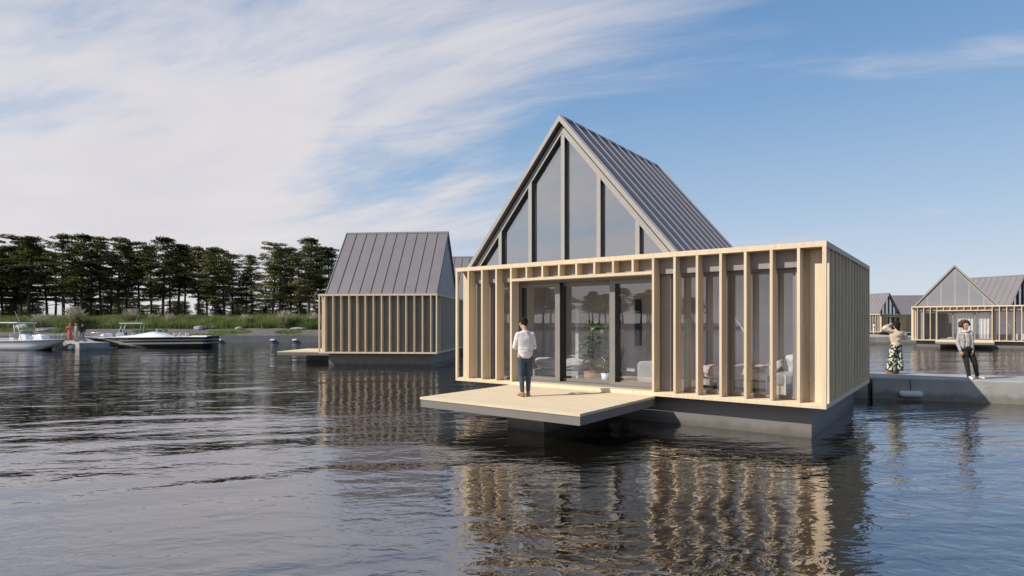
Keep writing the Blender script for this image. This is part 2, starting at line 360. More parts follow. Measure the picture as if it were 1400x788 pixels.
ccol = N.new('ShaderNodeMix'); ccol.data_type = 'RGBA'; L.new(shade, ccol.inputs[0]); ccol.inputs[6].default_value = (4.0,3.95,4.3,1); ccol.inputs[7].default_value = (5.9,5.6,5.65,1)
mx = N.new('ShaderNodeMix'); mx.data_type = 'RGBA'; L.new(fac, mx.inputs[0]); L.new(base, mx.inputs[6]); L.new(ccol.outputs[2], mx.inputs[7])
L.new(mx.outputs[2], bg.inputs['Color'])

# ------------------------------------------------------------------ water, bank
def water():
    m = bpy.data.materials.new('lake_water'); m.use_nodes = True
    nt = m.node_tree; N = nt.nodes; L = nt.links; b = N['Principled BSDF']
    b.inputs['Base Color'].default_value = (.008,.0075,.004,1); b.inputs['Roughness'].default_value = .6; b.inputs['Specular IOR Level'].default_value = 0
    tc = N.new('ShaderNodeTexCoord')
    def nz(scale, stretch, rot, detail, rough=.55, dist=.0, loc=(0,0,0)):
        mp = N.new('ShaderNodeMapping'); mp.vector_type = 'TEXTURE'; mp.inputs['Rotation'].default_value = (0,0,R(rot)); mp.inputs['Scale'].default_value = stretch; mp.inputs['Location'].default_value = loc
        L.new(tc.outputs['Object'], mp.inputs['Vector'])
        n = N.new('ShaderNodeTexNoise'); n.inputs['Scale'].default_value = scale; n.inputs['Detail'].default_value = detail
        n.inputs['Roughness'].default_value = rough; n.inputs['Distortion'].default_value = dist
        L.new(mp.outputs[0], n.inputs['Vector']); return n.outputs['Fac']
    def bump(h, dist, prev=None):
        bp = N.new('ShaderNodeBump'); bp.inputs['Strength'].default_value = 1; bp.inputs['Distance'].default_value = dist
        L.new(h, bp.inputs['Height'])
        if prev: L.new(prev, bp.inputs['Normal'])
        return bp.outputs[0]
    patch = nz(.055, (3,1,1), 14, 2, .5, .3, (7,3,0))
    pr = N.new('ShaderNodeMapRange'); pr.interpolation_type = 'SMOOTHSTEP'; pr.inputs['From Min'].default_value = .36; pr.inputs['From Max'].default_value = .64; pr.inputs['To Min'].default_value = .65; pr.inputs['To Max'].default_value = 1.15; L.new(patch, pr.inputs['Value'])
    sx = N.new('ShaderNodeSeparateXYZ'); L.new(tc.outputs['Object'], sx.inputs[0])
    lee = N.new('ShaderNodeMapRange'); lee.interpolation_type = 'SMOOTHSTEP'; lee.inputs['From Min'].default_value = -9; lee.inputs['From Max'].default_value = 1.5; lee.inputs['To Min'].default_value = .55; lee.inputs['To Max'].default_value = 1; L.new(sx.outputs['X'], lee.inputs['Value'])
    pm = N.new('ShaderNodeMath'); pm.operation = 'MULTIPLY'; L.new(pr.outputs[0], pm.inputs[0]); L.new(lee.outputs[0], pm.inputs[1]); pr = pm
    def gust(h):
        m_ = N.new('ShaderNodeMath'); m_.operation = 'MULTIPLY'; L.new(h, m_.inputs[0]); L.new(pr.outputs[0], m_.inputs[1]); return m_.outputs[0]
    a = bump(nz(.40, (3.6,1,1), 15, 2, .5, .35), .11)
    a = bump(gust(nz(1.5, (2.4,1,1), 10, 3, .5, .6, (4,2,0))), .040, a)
    a = bump(gust(nz(4.6, (1.7,1,1), -6, 3, .5, .8)), .0165, a)
    gl = N.new('ShaderNodeBsdfGlossy'); gl.inputs['Roughness'].default_value = .03; gl.inputs['Color'].default_value = (.93,.915,.94,1); L.new(a, gl.inputs['Normal'])
    ms = N.new('ShaderNodeMixShader'); L.new(schlick(nt, .34, a), ms.inputs[0]); L.new(b.outputs[0], ms.inputs[1]); L.new(gl.outputs[0], ms.inputs[2])
    L.new(ms.outputs[0], N['Material Output'].inputs['Surface'])
    w = MB(); n = 1
    w.add([(-1500,-1500,0),(1500,-1500,0),(1500,3000,0),(-1500,3000,0)], [(0,1,2,3)])
    o = w.build('water', m); tag(o, kind='structure'); return o
water()

SHORE = [(30,70),(-20,70),(-62,70),(-110,64),(-150,48),(-185,15),(-200,-30),(-205,-80),(-200,-140)]
def shore_pt(d):
    for i in range(len(SHORE)-1):
        a, b = Vector(SHORE[i]), Vector(SHORE[i+1]); l = (b-a).length
        if d <= l or i == len(SHORE)-2:
            t = (b-a)/l; return a + t*d, Vector((t.y, -t.x))*-1 if False else Vector((t.y*1.0, -t.x*1.0))
        d -= l
SH_LEN = sum((Vector(SHORE[i+1])-Vector(SHORE[i])).length for i in range(len(SHORE)-1))
PROF = [(0,.80),(.5,.80),(3,.95),(8,1.35),(13,1.78),(16,2.05),(24,2.2),(60,2.2),(110,1.9)]
def prof_z(q):
    for (a, za), (b, zb) in zip(PROF, PROF[1:]):
        if q <= b: return za + (zb-za)*(q-a)/(b-a)
    return PROF[-1][1]
def inland(d):
    p, t = shore_pt(d)
    # land lies on the right-hand side when walking along the polyline
    return p, t
def bank_mat():
    m = mat('gravel_and_soil', (.085,.070,.062), .95, base2=(.19,.165,.15), nscale=1.1, bump=.8, bscale=3.5, coord='Object', detail=10)
    return m
def bank():
    b = MB(); nd = 120; qs = [0,.45,.5,2,3.5,5,6.5,8,9.5,11,13,16,20,24,40,60,110]
    k = len(qs)
    rnd = random.Random(5)
    for i in range(nd+1):
        p, nrm = shore_pt(SH_LEN*i/nd)
        for q in qs:
            z = prof_z(q) + (mnoise.noise(Vector((p.x*.2, q*.25, 3)))*.16 if .5 < q else 0)
            b.v.append((p.x+nrm.x*q, p.y+nrm.y*q, z))
    for i in range(nd):
        for j in range(k-1):
            b.f.append((i*k+j, i*k+j+1, (i+1)*k+j+1, (i+1)*k+j)); b.m.append(0)
    o = b.build('bank', bank_mat(), smooth=False); tag(o, kind='structure')
    # quay wall along the water
    q = MB()
    for i in range(nd):
        p0, n0 = shore_pt(SH_LEN*i/nd); p1, n1 = shore_pt(SH_LEN*(i+1)/nd)
        a0, a1 = p0-n0*.12, p1-n1*.12; c0, c1 = p0+n0*.42, p1+n1*.42
        q.add([(a0.x,a0.y,-1),(a1.x,a1.y,-1),(a1.x,a1.y,.86),(a0.x,a0.y,.86),(c0.x,c0.y,.86),(c1.x,c1.y,.86)],[(0,1,2,3),(3,2,5,4)])
    o = q.build('quay_wall', M['quay']); tag(o, 'low dark concrete quay wall along the far gravel shore', 'wall')
bank()

# ------------------------------------------------------------------ floating house
RS, RZ, SL = 3.37, 7.77, 1.194          # ridge position, ridge height, slope of the roof
WID, DEP = 9.70, 6.64
Z0, ZF, ZT, ZTT = .65, .74, 3.82, 3.93
FINS = [.485 + .5127*k for k in range(18)]
def roof_line(s, off=0):                # z of the roof's outer line, moved down by a perpendicular offset
    return RZ - abs(s-RS)*SL - off*math.sqrt(1+SL*SL)
def make_house(Mx, full=True):
    h = empty('floating_house')
    def bx(name, m, s0, s1, t0, t1, z0, z1, parent=h, bevel=0):
        b = MB(); b.box(Mx*s0, Mx*s1, t0, t1, z0, z1); return b.build(name, m, parent, bevel=bevel)
    # pontoon
    bx('pontoon', M['pontoon'], .40, 9.36, .42, 6.2, -.9, .642)
    # timber frame: bottom tray, top ring, corner posts, fins
    bx('bottom_frame', M['timber'], 0, WID, 0, DEP, Z0, ZF, bevel=.006)
    b = MB()
    b.box(0, Mx*WID, 0, .36, ZT, ZTT); b.box(0, Mx*WID, DEP-.36, DEP, ZT, ZTT)
    b.box(0, Mx*.36, .36, DEP-.36, ZT, ZTT); b.box(Mx*(WID-.36), Mx*WID, .36, DEP-.36, ZT, ZTT)
    b.build('top_frame', M['timber'], h)
    for s in (0, WID-.075):
        for t in (0, DEP-.075): bx('corner_post', M['timber'], s, s+.075, t, t+.075, ZF, ZT, bevel=.004)
    for s in FINS:
        if 2.2 < s < 6.0: bx('header_fin', M['timber'], s-.025, s+.03, .004, .33, 3.525, ZT, bevel=.003)
        else: bx('fin', M['timber'], s-.028, s+.028, .004, .33, ZF, ZT, bevel=.003)
    bx('header_rail', M['timber'], FINS[3]+.028, FINS[11]-.028, .002, .34, 3.455, 3.525)
    for k in range(14):
        t = .36 + .455*k
        dp_ = .35 if k == 0 else .225
        bx('side_fin', M['timber'], WID-dp_, WID-.004, t-.028, t+.028, ZF, ZT, bevel=.003)
        bx('side_fin', M['timber'], .004, max(dp_, .30), t-.028, t+.028, ZF, ZT, bevel=.003)
    for s in FINS[1:-1]:
        if not (5.4 < s < 6.9): bx('back_fin', M['timber'], s-.028, s+.028, DEP-.33, DEP-.004, ZF, ZT, bevel=.003)
    # closed walls
    P = M['panel']
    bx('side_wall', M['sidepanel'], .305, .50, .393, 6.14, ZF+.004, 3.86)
    bx('side_wall', M['timber'], WID-.50, WID-.23, .393, 6.14, ZF+.004, 3.86)  # hidden behind the fins; pale face chosen to bounce light between them
    bw = MB(); bw.box(Mx*.365, Mx*5.55, 6.145, 6.27, ZF+.004, 3.86); bw.box(Mx*6.60, Mx*(WID-.365), 6.145, 6.27, ZF+.004, 3.86); bw.box(Mx*5.551, Mx*6.599, 6.145, 6.27, 3.0, 3.86)
    bw.build('back_wall', P, h)
    bd = bx('back_door', M['darkmetal_and_shade'], 5.56, 6.59, 6.16, 6.22, ZF+.006, 2.99)
    b = MB(); b.tube([(Mx*5.66, 6.26, 1.75), (Mx*5.80, 6.26, 1.75)], .012); b.build('handle', M['steel'], bd)
    # front wall
    for a, c in ((.505, 2.00), (2.006, 6.14), (6.146, 6.60), (6.606, 9.06), (9.066, 9.195)):
        bx('spandrel', P, a, c, .27, .53, 3.465, 3.86)
    bx('front_wall', P, .505, 1.00, .385, .54, ZF+.003, 3.455)
    bx('front_wall', P, 6.15, 6.40, .385, .54, ZF+.003, 3.455)
    bx('front_wall', P, 9.066, 9.195, .385, .54, ZF+.003, 3.455)
    def window(s0, s1, z0, z1, tf=.44):
        fr = MB(); w = .06
        fr.box(Mx*s0, Mx*(s0+w), tf, tf+.09, z0, z1); fr.box(Mx*(s1-w), Mx*s1, tf, tf+.09, z0, z1)
        fr.box(Mx*(s0+w), Mx*(s1-w), tf, tf+.09, z0, z0+w); fr.box(Mx*(s0+w), Mx*(s1-w), tf, tf+.09, z1-w, z1)
        f = fr.build('window', M['frame'], h)
        g = MB(); g.add([(Mx*(s0+w), tf+.05, z0+w), (Mx*(s1-w), tf+.05, z0+w), (Mx*(s1-w), tf+.05, z1-w), (Mx*(s0+w), tf+.05, z1-w)], [(0,1,2,3)])
        g.build('pane', M['glass'], f)
    window(1.003, 1.955, ZF+.02, 3.43)
    window(6.403, 7.60, ZF+.02, 3.43)
    bx('window_post', M['frame'], 7.603, 7.735, .40, .54, ZF+.003, 3.455)
    window(7.738, 9.063, ZF+.02, 3.43)
    # sliding doors
    fr = MB(); fr.box(Mx*1.96, Mx*2.03, .37, .74, ZF+.003, 3.40); fr.box(Mx*6.07, Mx*6.147, .37, .74, ZF+.003, 3.40)
    fr.box(Mx*1.96, Mx*6.147, .372, .74, 3.401, 3.46); fr.box(Mx*2.031, Mx*6.069, .375, .74, ZF+.003, ZF+.05)
    fr.build('door_frame', M['frame'], h)
    for i, (a, c, tf) in enumerate(((2.035, 3.34, .40), (3.25, 4.95, .565), (4.80, 6.065, .40))):
        d = MB(); w = .15 if i != 1 else .09; wl = .06 if i == 0 else w; wr = .06 if i == 2 else w
        d.box(Mx*a, Mx*(a+wl), tf, tf+.16, ZF+.055, 3.395); d.box(Mx*(c-wr), Mx*c, tf, tf+.16, ZF+.055, 3.395)
        d.box(Mx*(a+wl), Mx*(c-wr), tf, tf+.16, ZF+.055, ZF+.13); d.box(Mx*(a+wl), Mx*(c-wr), tf, tf+.16, 3.30, 3.395)
        for q in (3, 5, 9, 11): d.m[q] = 1  # stile sides coloured dark, standing in for the shade in the reveals
        dp = d.build('sliding_door', [M['frame'], M['darkmetal_and_shade']], h)
        g = MB(); g.add([(Mx*(a+wl), tf+.13, ZF+.13), (Mx*(c-wr), tf+.13, ZF+.13), (Mx*(c-wr), tf+.13, 3.30), (Mx*(a+wl), tf+.13, 3.30)], [(0,1,2,3)])
        g.build('pane', M['glass'], dp)
    # roof
    r = MB(); th = .09; zf = math.sqrt(1+SL*SL)*th; ev = 3.955
    for sg in (-1, 1):
        e = RS + sg*(RZ-ev)/SL
        r.prism([(RS, RZ), (e, ev), (e, ev-zf), (RS, RZ-zf)], .34, 6.62, Mx)
        nx, nz = sg*SL/math.sqrt(1+SL*SL), 1/math.sqrt(1+SL*SL)
        for k in range(11):
            t = .37 + .621*k
            r.prism([(RS+sg*.01, RZ), (e, ev), (e+nx*.038, ev+nz*.038), (RS+sg*.01+nx*.038, RZ-.012+nz*.038)], t-.011, t+.011, Mx)
    r.prism([(RS-.09, RZ-.08), (RS, RZ+.035), (RS+.09, RZ-.08), (RS, RZ+.01)], .36, 6.60, Mx)
    r.build('roof', M['roof'], h)
    vt = MB()
    for sg in (-1, 1):
        e = RS + sg*(RZ-3.86)/SL
        vt.prism([(RS, RZ+.01), (e, 3.87), (e, 3.87-.16), (RS, RZ-.15)], .315, .338, Mx)
    vt.build('verge_trim', M['trim'], h)
    gf = MB()
    for sg in (-1, 1):
        o1, o2 = .15, .28; zb = 3.935
        e1 = RS + sg*(RZ - o1*math.sqrt(1+SL*SL) - zb)/SL; e2 = RS + sg*(RZ - o2*math.sqrt(1+SL*SL) - zb)/SL
        gf.prism([(RS, roof_line(RS, o1)), (e1, zb), (e2, zb), (RS, roof_line(RS, o2))], .45, .62, Mx); gf.m[-6:] = [0,0,0,1,1,0]  # inner faces coloured dark as the shade beneath the rafters
    gf.build('gable_frame', [M['trim'], M['darkmetal_and_shade']], h)
    ms = [1.30, 2.345, 3.40, 4.465, 5.525]
    for s in ms:
        w = .055; pts = [(s-w, 3.90), (s+w, 3.90), (s+w, roof_line(s+w, .27)), (s-w, roof_line(s-w, .27))]
        b = MB(); b.prism(pts, .447, .615, Mx); b.m = [1]*len(b.m); b.m[0] = b.m[1] = 0; b.build('mullion', [M['trim'], M['darkmetal_and_shade']], h)  # front pale, sides coloured dark as the shade beside each mullion
    edges = [RS-3.05] + ms + [RS+3.05]
    for a, c in zip(edges, edges[1:]):
        pts = [(a+.05, 3.90), (c-.05, 3.90), (c-.05, max(3.905, roof_line(c-.05, .2))), (a+.05, max(3.905, roof_line(a+.05, .2)))]
        if a < RS-.2 < c and c > RS: pts.insert(3, (RS, roof_line(RS, .2)))
        g = MB(); g.add([(Mx*p[0], .575, p[1]) for p in pts], [tuple(range(len(pts)))]); g.build('gable_pane', M['gableglass'], h)
    bg_ = MB(); e = (RZ-.12-3.87)/SL
    bg_.prism([(RS-e, 3.87), (RS+e, 3.87), (RS, RZ-.12)], 6.40, 6.52, Mx); bg_.build('back_gable', M['panel'], h)
    il = MB(); e = (RZ-.35-3.87)/SL; il.prism([(RS-e, 3.87), (RS+e, 3.87), (RS, RZ-.35)], 6.37, 6.395, Mx); il.build('gable_lining', M['inlight'], h)
    # flat roof beside the gable and inner lining
    bx('flat_roof', M['panel'], 6.3, WID-.366, .54, 6.14, 3.74, 3.87)
    ln = MB()
    for sg in (-1, 1):
        o1 = .22; e = RS + sg*(RZ-o1*math.sqrt(1+SL*SL)-3.90)/SL; e2 = RS + sg*(RZ-(o1+.06)*math.sqrt(1+SL*SL)-3.90)/SL
        ln.prism([(RS, roof_line(RS, o1)), (e, 3.90), (e2, 3.90), (RS, roof_line(RS, o1+.06))], .84, 6.36, Mx)
    ln.build('ceiling_lining', M['inlight'], h)
    bx('floor', M['infloor'], .505, WID-.505, .745, 6.14, ZF+.003, ZF+.05)
    b = MB(); b.box(Mx*.505, Mx*6.28, 3.9, 3.98, ZF+.05, 3.70); b.box(Mx*6.285, Mx*(WID-.505), 2.62, 2.70, ZF+.05, 3.70, 1)
    b.box(Mx*6.20, Mx*6.28, .62, 3.895, ZF+.05, 3.70); b.box(Mx*.505, Mx*.52, .56, 3.89, ZF+.05, 3.70); b.box(Mx*(WID-.52), Mx*(WID-.505), .56, 2.61, ZF+.05, 3.70, 1)
    b.build('interior_wall', [M['inwall'], M['bedwall']], h)
    bx('loft_floor', M['inlight'], .51, 6.19, .84, 6.13, 3.72, 3.86)  # unseen; carried forward to bounce sunlight up behind the gable glass
    # deck on its own support
    d = MB(); d.box(Mx*1.99, Mx*6.18, -3.36, -.006, .60, .652); dk = d.build('deck', M['decking'], h)
    f = MB(); f.box(Mx*2.0, Mx*6.17, -3.345, -.01, .43, .60); f.build('fascia', M['pontoon'], dk)
    bx('deck_support', M['pontoon'], 3.72, 4.70, -2.35, .40, -.9, .43)
    return h
house = make_house(1)
house.location = (-1.648, 17.42, 0); house.rotation_euler.z = R(-37.1)
tag(house, 'nearest and largest floating house, glazed gable, timber fins, deck carrying a man in white', 'floating house', 'floating houses moored in the bay')
HM = Matrix.Translation((-1.648, 17.42, 0)) @ Matrix.Rotation(R(-37.1), 4, 'Z')
mir = make_house(-1)
mir.location = (-10.66, 32.9, 0); mir.rotation_euler.z = R(-95)
tag(mir, 'floating house left of the nearest one, closed finned side under a grey seamed roof', 'floating house', 'floating houses moored in the bay')
def place_house(src, loc, rz, label):
    c = copy_tree(src); c.location = loc; c.rotation_euler.z = R(rz); c['label'] = label
    return c
place_house(mir, (-7.2, 46.0, 0), -95, 'mostly hidden floating house, a bit of grey roof between the two nearer houses')
h4 = place_house(house, (38.75, 58.0, 0), -37.1, 'floating house at right with glazed gable facing the camera, behind the curly haired person')
def house_at(src, u, Y, rz):
    """put a house so that its gable apex is seen in column u at distance Y"""
    ax = Vector((RS*(1 if src is house else -1), .36, 0)); ax.rotate(Matrix.Rotation(R(rz), 3, 'Z'))
    p = gp(u, Y) - ax; return (p.x, p.y, 0)
place_house(house, house_at(house, 1401, 67.5, 25.7), 25.7, 'floating house at the right picture edge, only its seamed roof showing above another house')
place_house(house, house_at(house, 1216.5, 108.5, 25.7), 25.7, 'small distant floating house with dark shaded gable, just right of the nearest house')
place_house(mir, house_at(mir, 1219.5, 118.5, -95), -95, 'farthest floating house, plain grey roof between the dark small gable and the glazed gable')

# ------------------------------------------------------------------ things inside the nearest house
def hp(s, t, z=ZF+.052): return HM @ Vector((s, t, z))
def soft_box(name, m, dims, parent, loc=(0,0,0), lump=.03, seed=1, rx=0):
    bm = bmesh.new(); bmesh.ops.create_cube(bm, size=1); bmesh.ops.subdivide_edges(bm, edges=bm.edges, cuts=7, use_grid_fill=True)
    for v in bm.verts:
        c = v.co.copy()*2
        f = (abs(c.x)**6 + abs(c.y)**6 + abs(c.z)**6)**(1/6); c = c/f if f > 0 else c
        c = Vector((c.x*dims[0]/2, c.y*dims[1]/2, c.z*dims[2]/2))
        c += Vector((mnoise.noise(c*4+Vector((seed,0,0))), mnoise.noise(c*4+Vector((0,seed,5))), mnoise.noise(c*4+Vector((3,0,seed)))))*lump
        v.co = c
    bmesh.ops.rotate(bm, verts=bm.verts, cent=(0,0,0), matrix=Matrix.Rotation(rx, 3, 'X'))
    bmesh.ops.translate(bm, verts=bm.verts, vec=loc)
    me = bpy.data.meshes.new(name); bm.to_mesh(me); bm.free(); me.materials.append(m)
    me.polygons.foreach_set('use_smooth', [True]*len(me.polygons))
    o = bpy.data.objects.new(name, me); col.objects.link(o); o.parent = parent; return o
def make_bed(label, s, t, rz, cover, L_=1.9, W_=1.5, seed=1):
    b = empty('bed', hp(s, t), R(-37.1+rz)); tag(b, label, 'bed')
    f = MB(); f.box(-W_/2, W_/2, -L_/2, L_/2, .08, .22); [f.box(x, x+.07, y, y+.07, 0, .08) for x in (-W_/2, W_/2-.07) for y in (-L_/2, L_/2-.07)]
    f.box(-W_/2, W_/2, L_/2, L_/2+.05, .08, .7); f.build('bed_frame', M['greyfab'], b)
    soft_box('mattress', M['linen'], (W_-.04, L_-.04, .22), b, (0,0,.33), .01, seed)
    soft_box('duvet', cover, (W_+.08, L_*.72, .24), b, (0,-L_*.15,.42), .09, seed+2)
    for x in (-W_/4, W_/4): soft_box('pillow', M['linen'], (.62, .42, .17), b, (x, L_/2-.24, .55), .03, seed+int(x*10), R(35))
    return b
make_bed('bed with crumpled white bedding behind the left glass door of the nearest house', 2.7, 2.15, 0, M['linen'], 2.0, 1.5, 3)
make_bed('bed with blush and grey bedding behind the right hand windows of the nearest house', 7.75, 1.75, -90, M['pinklinen'], 1.9, 1.4, 7)
c = empty('armchair', hp(8.75, 1.0), R(-37.1-60)); tag(c, 'grey padded armchair draped with cloth in the rightmost window of the nearest house', 'armchair')
soft_box('seat', M['greyfab'], (.62,.6,.3), c, (0,0,.34), .02, 2); soft_box('backrest', M['greyfab'], (.62,.16,.6), c, (0,.28,.62), .03, 4, R(-12)); soft_box('throw', M['linen'], (.5,.3,.42), c, (.05,.14,.66), .08, 9)
lg = MB(); [lg.box(x-.02,x+.02,y-.02,y+.02,0,.2) for x in (-.26,.26) for y in (-.24,.24)]; lg.build('leg_frame', M['white'], c)
c = empty('side_table', hp(8.62, .82), R(-37.1)); tag(c, 'small white box table standing against the rightmost window of the nearest house', 'table')
q = MB(); q.box(-.2,.2,-.16,.16,.40,.43); q.box(-.2,-.17,-.16,.16,0,.40); q.box(.17,.2,-.16,.16,0,.40); q.build('table_top', M['white'], c); q = MB(); q.box(-.165,.165,-.15,.15,.02,.26); q.build('drawer', M['pinklinen'], c)
c = empty('cabinet', hp(6.62, .98), R(-37.1)); tag(c, 'tall narrow white cabinet behind the first window right of the glass doors', 'cabinet')
q = MB(); q.box(-.16,.0,-.2,.2,0,1.62); q.build('carcass', M['white'], c); q = MB(); q.box(.0,.012,-.19,.19,.02,1.6); q.build('door', M['white'], c)
c = empty('open_door', hp(3.15, 1.55), R(-37.1+28)); tag(c, 'open white interior door seen edge on behind the middle glass door', 'door')
q = MB(); q.box(-.02,.07,0,.80,.0,2.06); q.build('door_leaf', M['white'], c, bevel=.004); q = MB(); q.tube([(-.05,.06,1.0),(-.05,.18,1.0)],.012); q.tube([(-.05,.06,1.0),(.02,.06,1.0)],.012); q.build('handle', M['black'], c)
c = empty('mirror', hp(3.95, 3.88), R(-37.1)); tag(c, 'narrow tall mirror in a white frame on the rear wall behind the right glass door', 'mirror')
q = MB(); q.box(-.16,-.12,-.03,.0,.8,2.3); q.box(.12,.16,-.03,.0,.8,2.3); q.box(-.12,.12,-.03,0,.8,.84); q.box(-.12,.12,-.03,0,2.26,2.3); q.build('frame', M['white'], c)
q = MB(); q.box(-.12,.12,-.015,-.004,.84,2.26); q.build('mirror_glass', M['darkmetal_and_shade'], c)
c = empty('sofa', hp(5.75, 1.75), R(-37.1)); tag(c, 'pale grey sofa partly seen behind the right glass door of the nearest house', 'sofa')
soft_box('seat', M['greyfab'], (.9,1.5,.32), c, (0,0,.28), .012, 5); soft_box('armrest', M['greyfab'], (.9,.2,.56), c, (0,-.78,.32), .012, 6); soft_box('backrest', M['greyfab'], (.2,1.6,.66), c, (.42,0,.44), .012, 8)
def leaf_quad(mb, base, d, ln, wd, droop=.25):
    d = d.normalized(); sd = d.cross(Vector((0,0,1))); sd = sd.normalized() if sd.length > .01 else Vector((1,0,0)); n = sd.cross(d)
    p = [base, base+d*ln*.35+sd*wd*.5-n*.01, base+d*ln*.35-sd*wd*.5-n*.01, base+d*ln*.75+sd*wd*.36-Vector((0,0,ln*droop*.4)), base+d*ln*.75-sd*wd*.36-Vector((0,0,ln*droop*.4)), base+d*ln-Vector((0,0,ln*droop)), base+d*ln*.35+n*.0, base+d*ln*.75-Vector((0,0,ln*droop*.5))]
    mb.add(p, [(0,1,6),(0,6,2),(1,3,7,6),(6,7,4,2),(3,5,7),(7,5,4)])
def plant(name, label, s, t, pot_m, pr, ph, hgt, nleaf, ln, wd, seed):
    rn = random.Random(seed); e = empty(name, hp(s, t)); tag(e, label, 'plant')
    p = MB(); p.lathe([(pr*.74,0),(pr,ph),(pr*.88,ph),(pr*.85,ph*.9)], n=20); p.build('pot', pot_m, e, smooth=True)
    st = MB(); sts = []
    for k in range(3 if nleaf > 30 else 6):
        a = rn.uniform(0,6.28); r0 = pr*.25; tip = Vector((math.cos(a)*pr*rn.uniform(.5,1.3), math.sin(a)*pr*rn.uniform(.5,1.3), ph+hgt*rn.uniform(.8,1)))
        base = Vector((math.cos(a)*r0, math.sin(a)*r0, ph*.9)); mid = (base+tip)/2 + Vector((rn.uniform(-.05,.05), rn.uniform(-.05,.05), 0))
        st.tube([base, mid, tip], [.012,.009,.004], 6); sts.append((base, mid, tip))
    st.build('stem', M['stem'], e)
    lf = MB()
    for k in range(nleaf):
        b0, m0, t0 = rn.choice(sts); f = rn.uniform(.25, 1.0)
        pt = b0.lerp(m0, f*2) if f < .5 else m0.lerp(t0, f*2-1)
        a = rn.uniform(0,6.28); d = Vector((math.cos(a), math.sin(a), rn.uniform(.0,.7)))
        leaf_quad(lf, pt+d*.03, d, ln*rn.uniform(.7,1.1), wd*rn.uniform(.8,1.1), rn.uniform(.1,.5))
    lf.build('leaves', M['leaf'], e, smooth=True, fix=False)
plant('potted_plant', 'tall broad leaved plant in a terracotta pot behind the middle glass door', 3.95, .95, M['terracotta'], .19, .27, 1.42, 74, .38, .22, 4)
plant('potted_plant', 'small feathery plant in a pale blue pot beside the terracotta one', 4.48, .80, M['bluepot'], .125, .25, .42, 28, .17, .03, 9)
# curtains seen through the glazed front of the far right house
H4 = Matrix.Translation((38.75, 58.0, 0)) @ Matrix.Rotation(R(-37.1), 4, 'Z')
cu = MB(); n = 60
for i in range(n):
    a0, a1 = i/n, (i+1)/n; f = lambda a: (H4 @ Vector((3.4+2.6*a, .80+.05*math.sin(a*70), 0)))
    p0, p1 = f(a0), f(a1); cu.add([(p0.x,p0.y,.8),(p1.x,p1.y,.8),(p1.x,p1.y,3.3),(p0.x,p0.y,3.3)],[(0,1,2,3)])
tag(cu.build('curtain', M['linen'], smooth=True), 'pale pleated curtain behind the glass doors of the house at right', 'curtain')

# ------------------------------------------------------------------ piers
def slab_run(name, label, A, d, length, width, top, m, joints=(), bottom=-1.0):
    A = Vector((A[0], A[1], 0)); d = Vector((d[0], d[1], 0)).normalized(); rz = math.atan2(d.y, d.x)
    e = empty(name, A, rz); tag(e, label, 'pier')
    b = MB(); b.box(0, length, 0, width, bottom, top); b.build('pier_block', m, e, bevel=.02)
    for x in joints:
        j = MB(); j.box(x-.035, x+.035, -.004, width+.004, bottom, top+.004); j.build('joint', M['black'], e)
    return e
PD = Vector((.927,-.375))
slab_run('pier', 'pale concrete pier at right on which the woman and the curly haired man stand', (11.13,18.45), PD, 16, 2.3, .65, M['concrete'], joints=(9.0,))
slab_run('pier', 'short concrete pier stub behind the nearest house, past a black joint', (11.13-.927*3.3-.06, 18.45+.375*3.3+.02), PD, 3.3, 2.2, .60, M['concrete'], joints=(3.27,))
slab_run('pier', 'distant wide concrete platform in front of the dark gabled house', (34,66), (1,0), 14, 17, .80, M['concrete'])
slab_run('pier', 'short grey concrete pier at left with three people standing on its end', (-34.84,51.72), (-.78,.62), 27, 2.2, .66, M['concrete'])

def fender(label, loc, rz, L_=.6, r=.1, rope=None, group=None):
    e = empty('fender', loc, rz); tag(e, label, 'fender', group)
    b = MB(); b.lathe([(.02,-L_/2),(r*.6,-L_/2+.02),(r*.92,-L_/2+r*.55),(r,-L_/2+r),(r,L_/2-r),(r*.92,L_/2-r*.55),(r*.6,L_/2-.02),(.02,L_/2)], n=20)
    o = b.build('fender_body', M['fender'], e, smooth=True); o.rotation_euler = (0, R(90), 0)
    if rope:
        q = MB(); q.tube([(0,.02,r*.9),(0,.08,rope)], .012, 6); q.build('rope', M['rope'], e)
    return e
pa = Vector((11.13,18.45)) + PD*.98 - Vector((.375,.927))*.13
fender('white cylindrical fender hanging on the shaded face of the right pier', (pa.x,pa.y,.19), math.atan2(PD.y,PD.x), .62, .10, .42)
for i, (u, wh) in enumerate(((300,'nearest the black boat'), (372.8,'in the middle of the three'), (403,'nearest the closed finned house'))):
    p = gp(u, 69.75); fender('small white fender on the dark quay wall, '+wh, (p.x,p.y,.33), 0, .6, .125, None)
for u, w in ((73.7,'farther from the pier end'), (99.6,'closer to the pier end')):
    r = (u-CX)/F; d = Vector((-.78,.62)); A = Vector((-36.2,50)); k = (r*A.y-A.x)/(d.x-r*d.y); p = A+d*k+Vector((-.62,-.78))*.16
    fender('pale ball fender on the lit face of the left pier, '+w, (p.x,p.y,.22), math.atan2(.62,-.78), .5, .2, None)

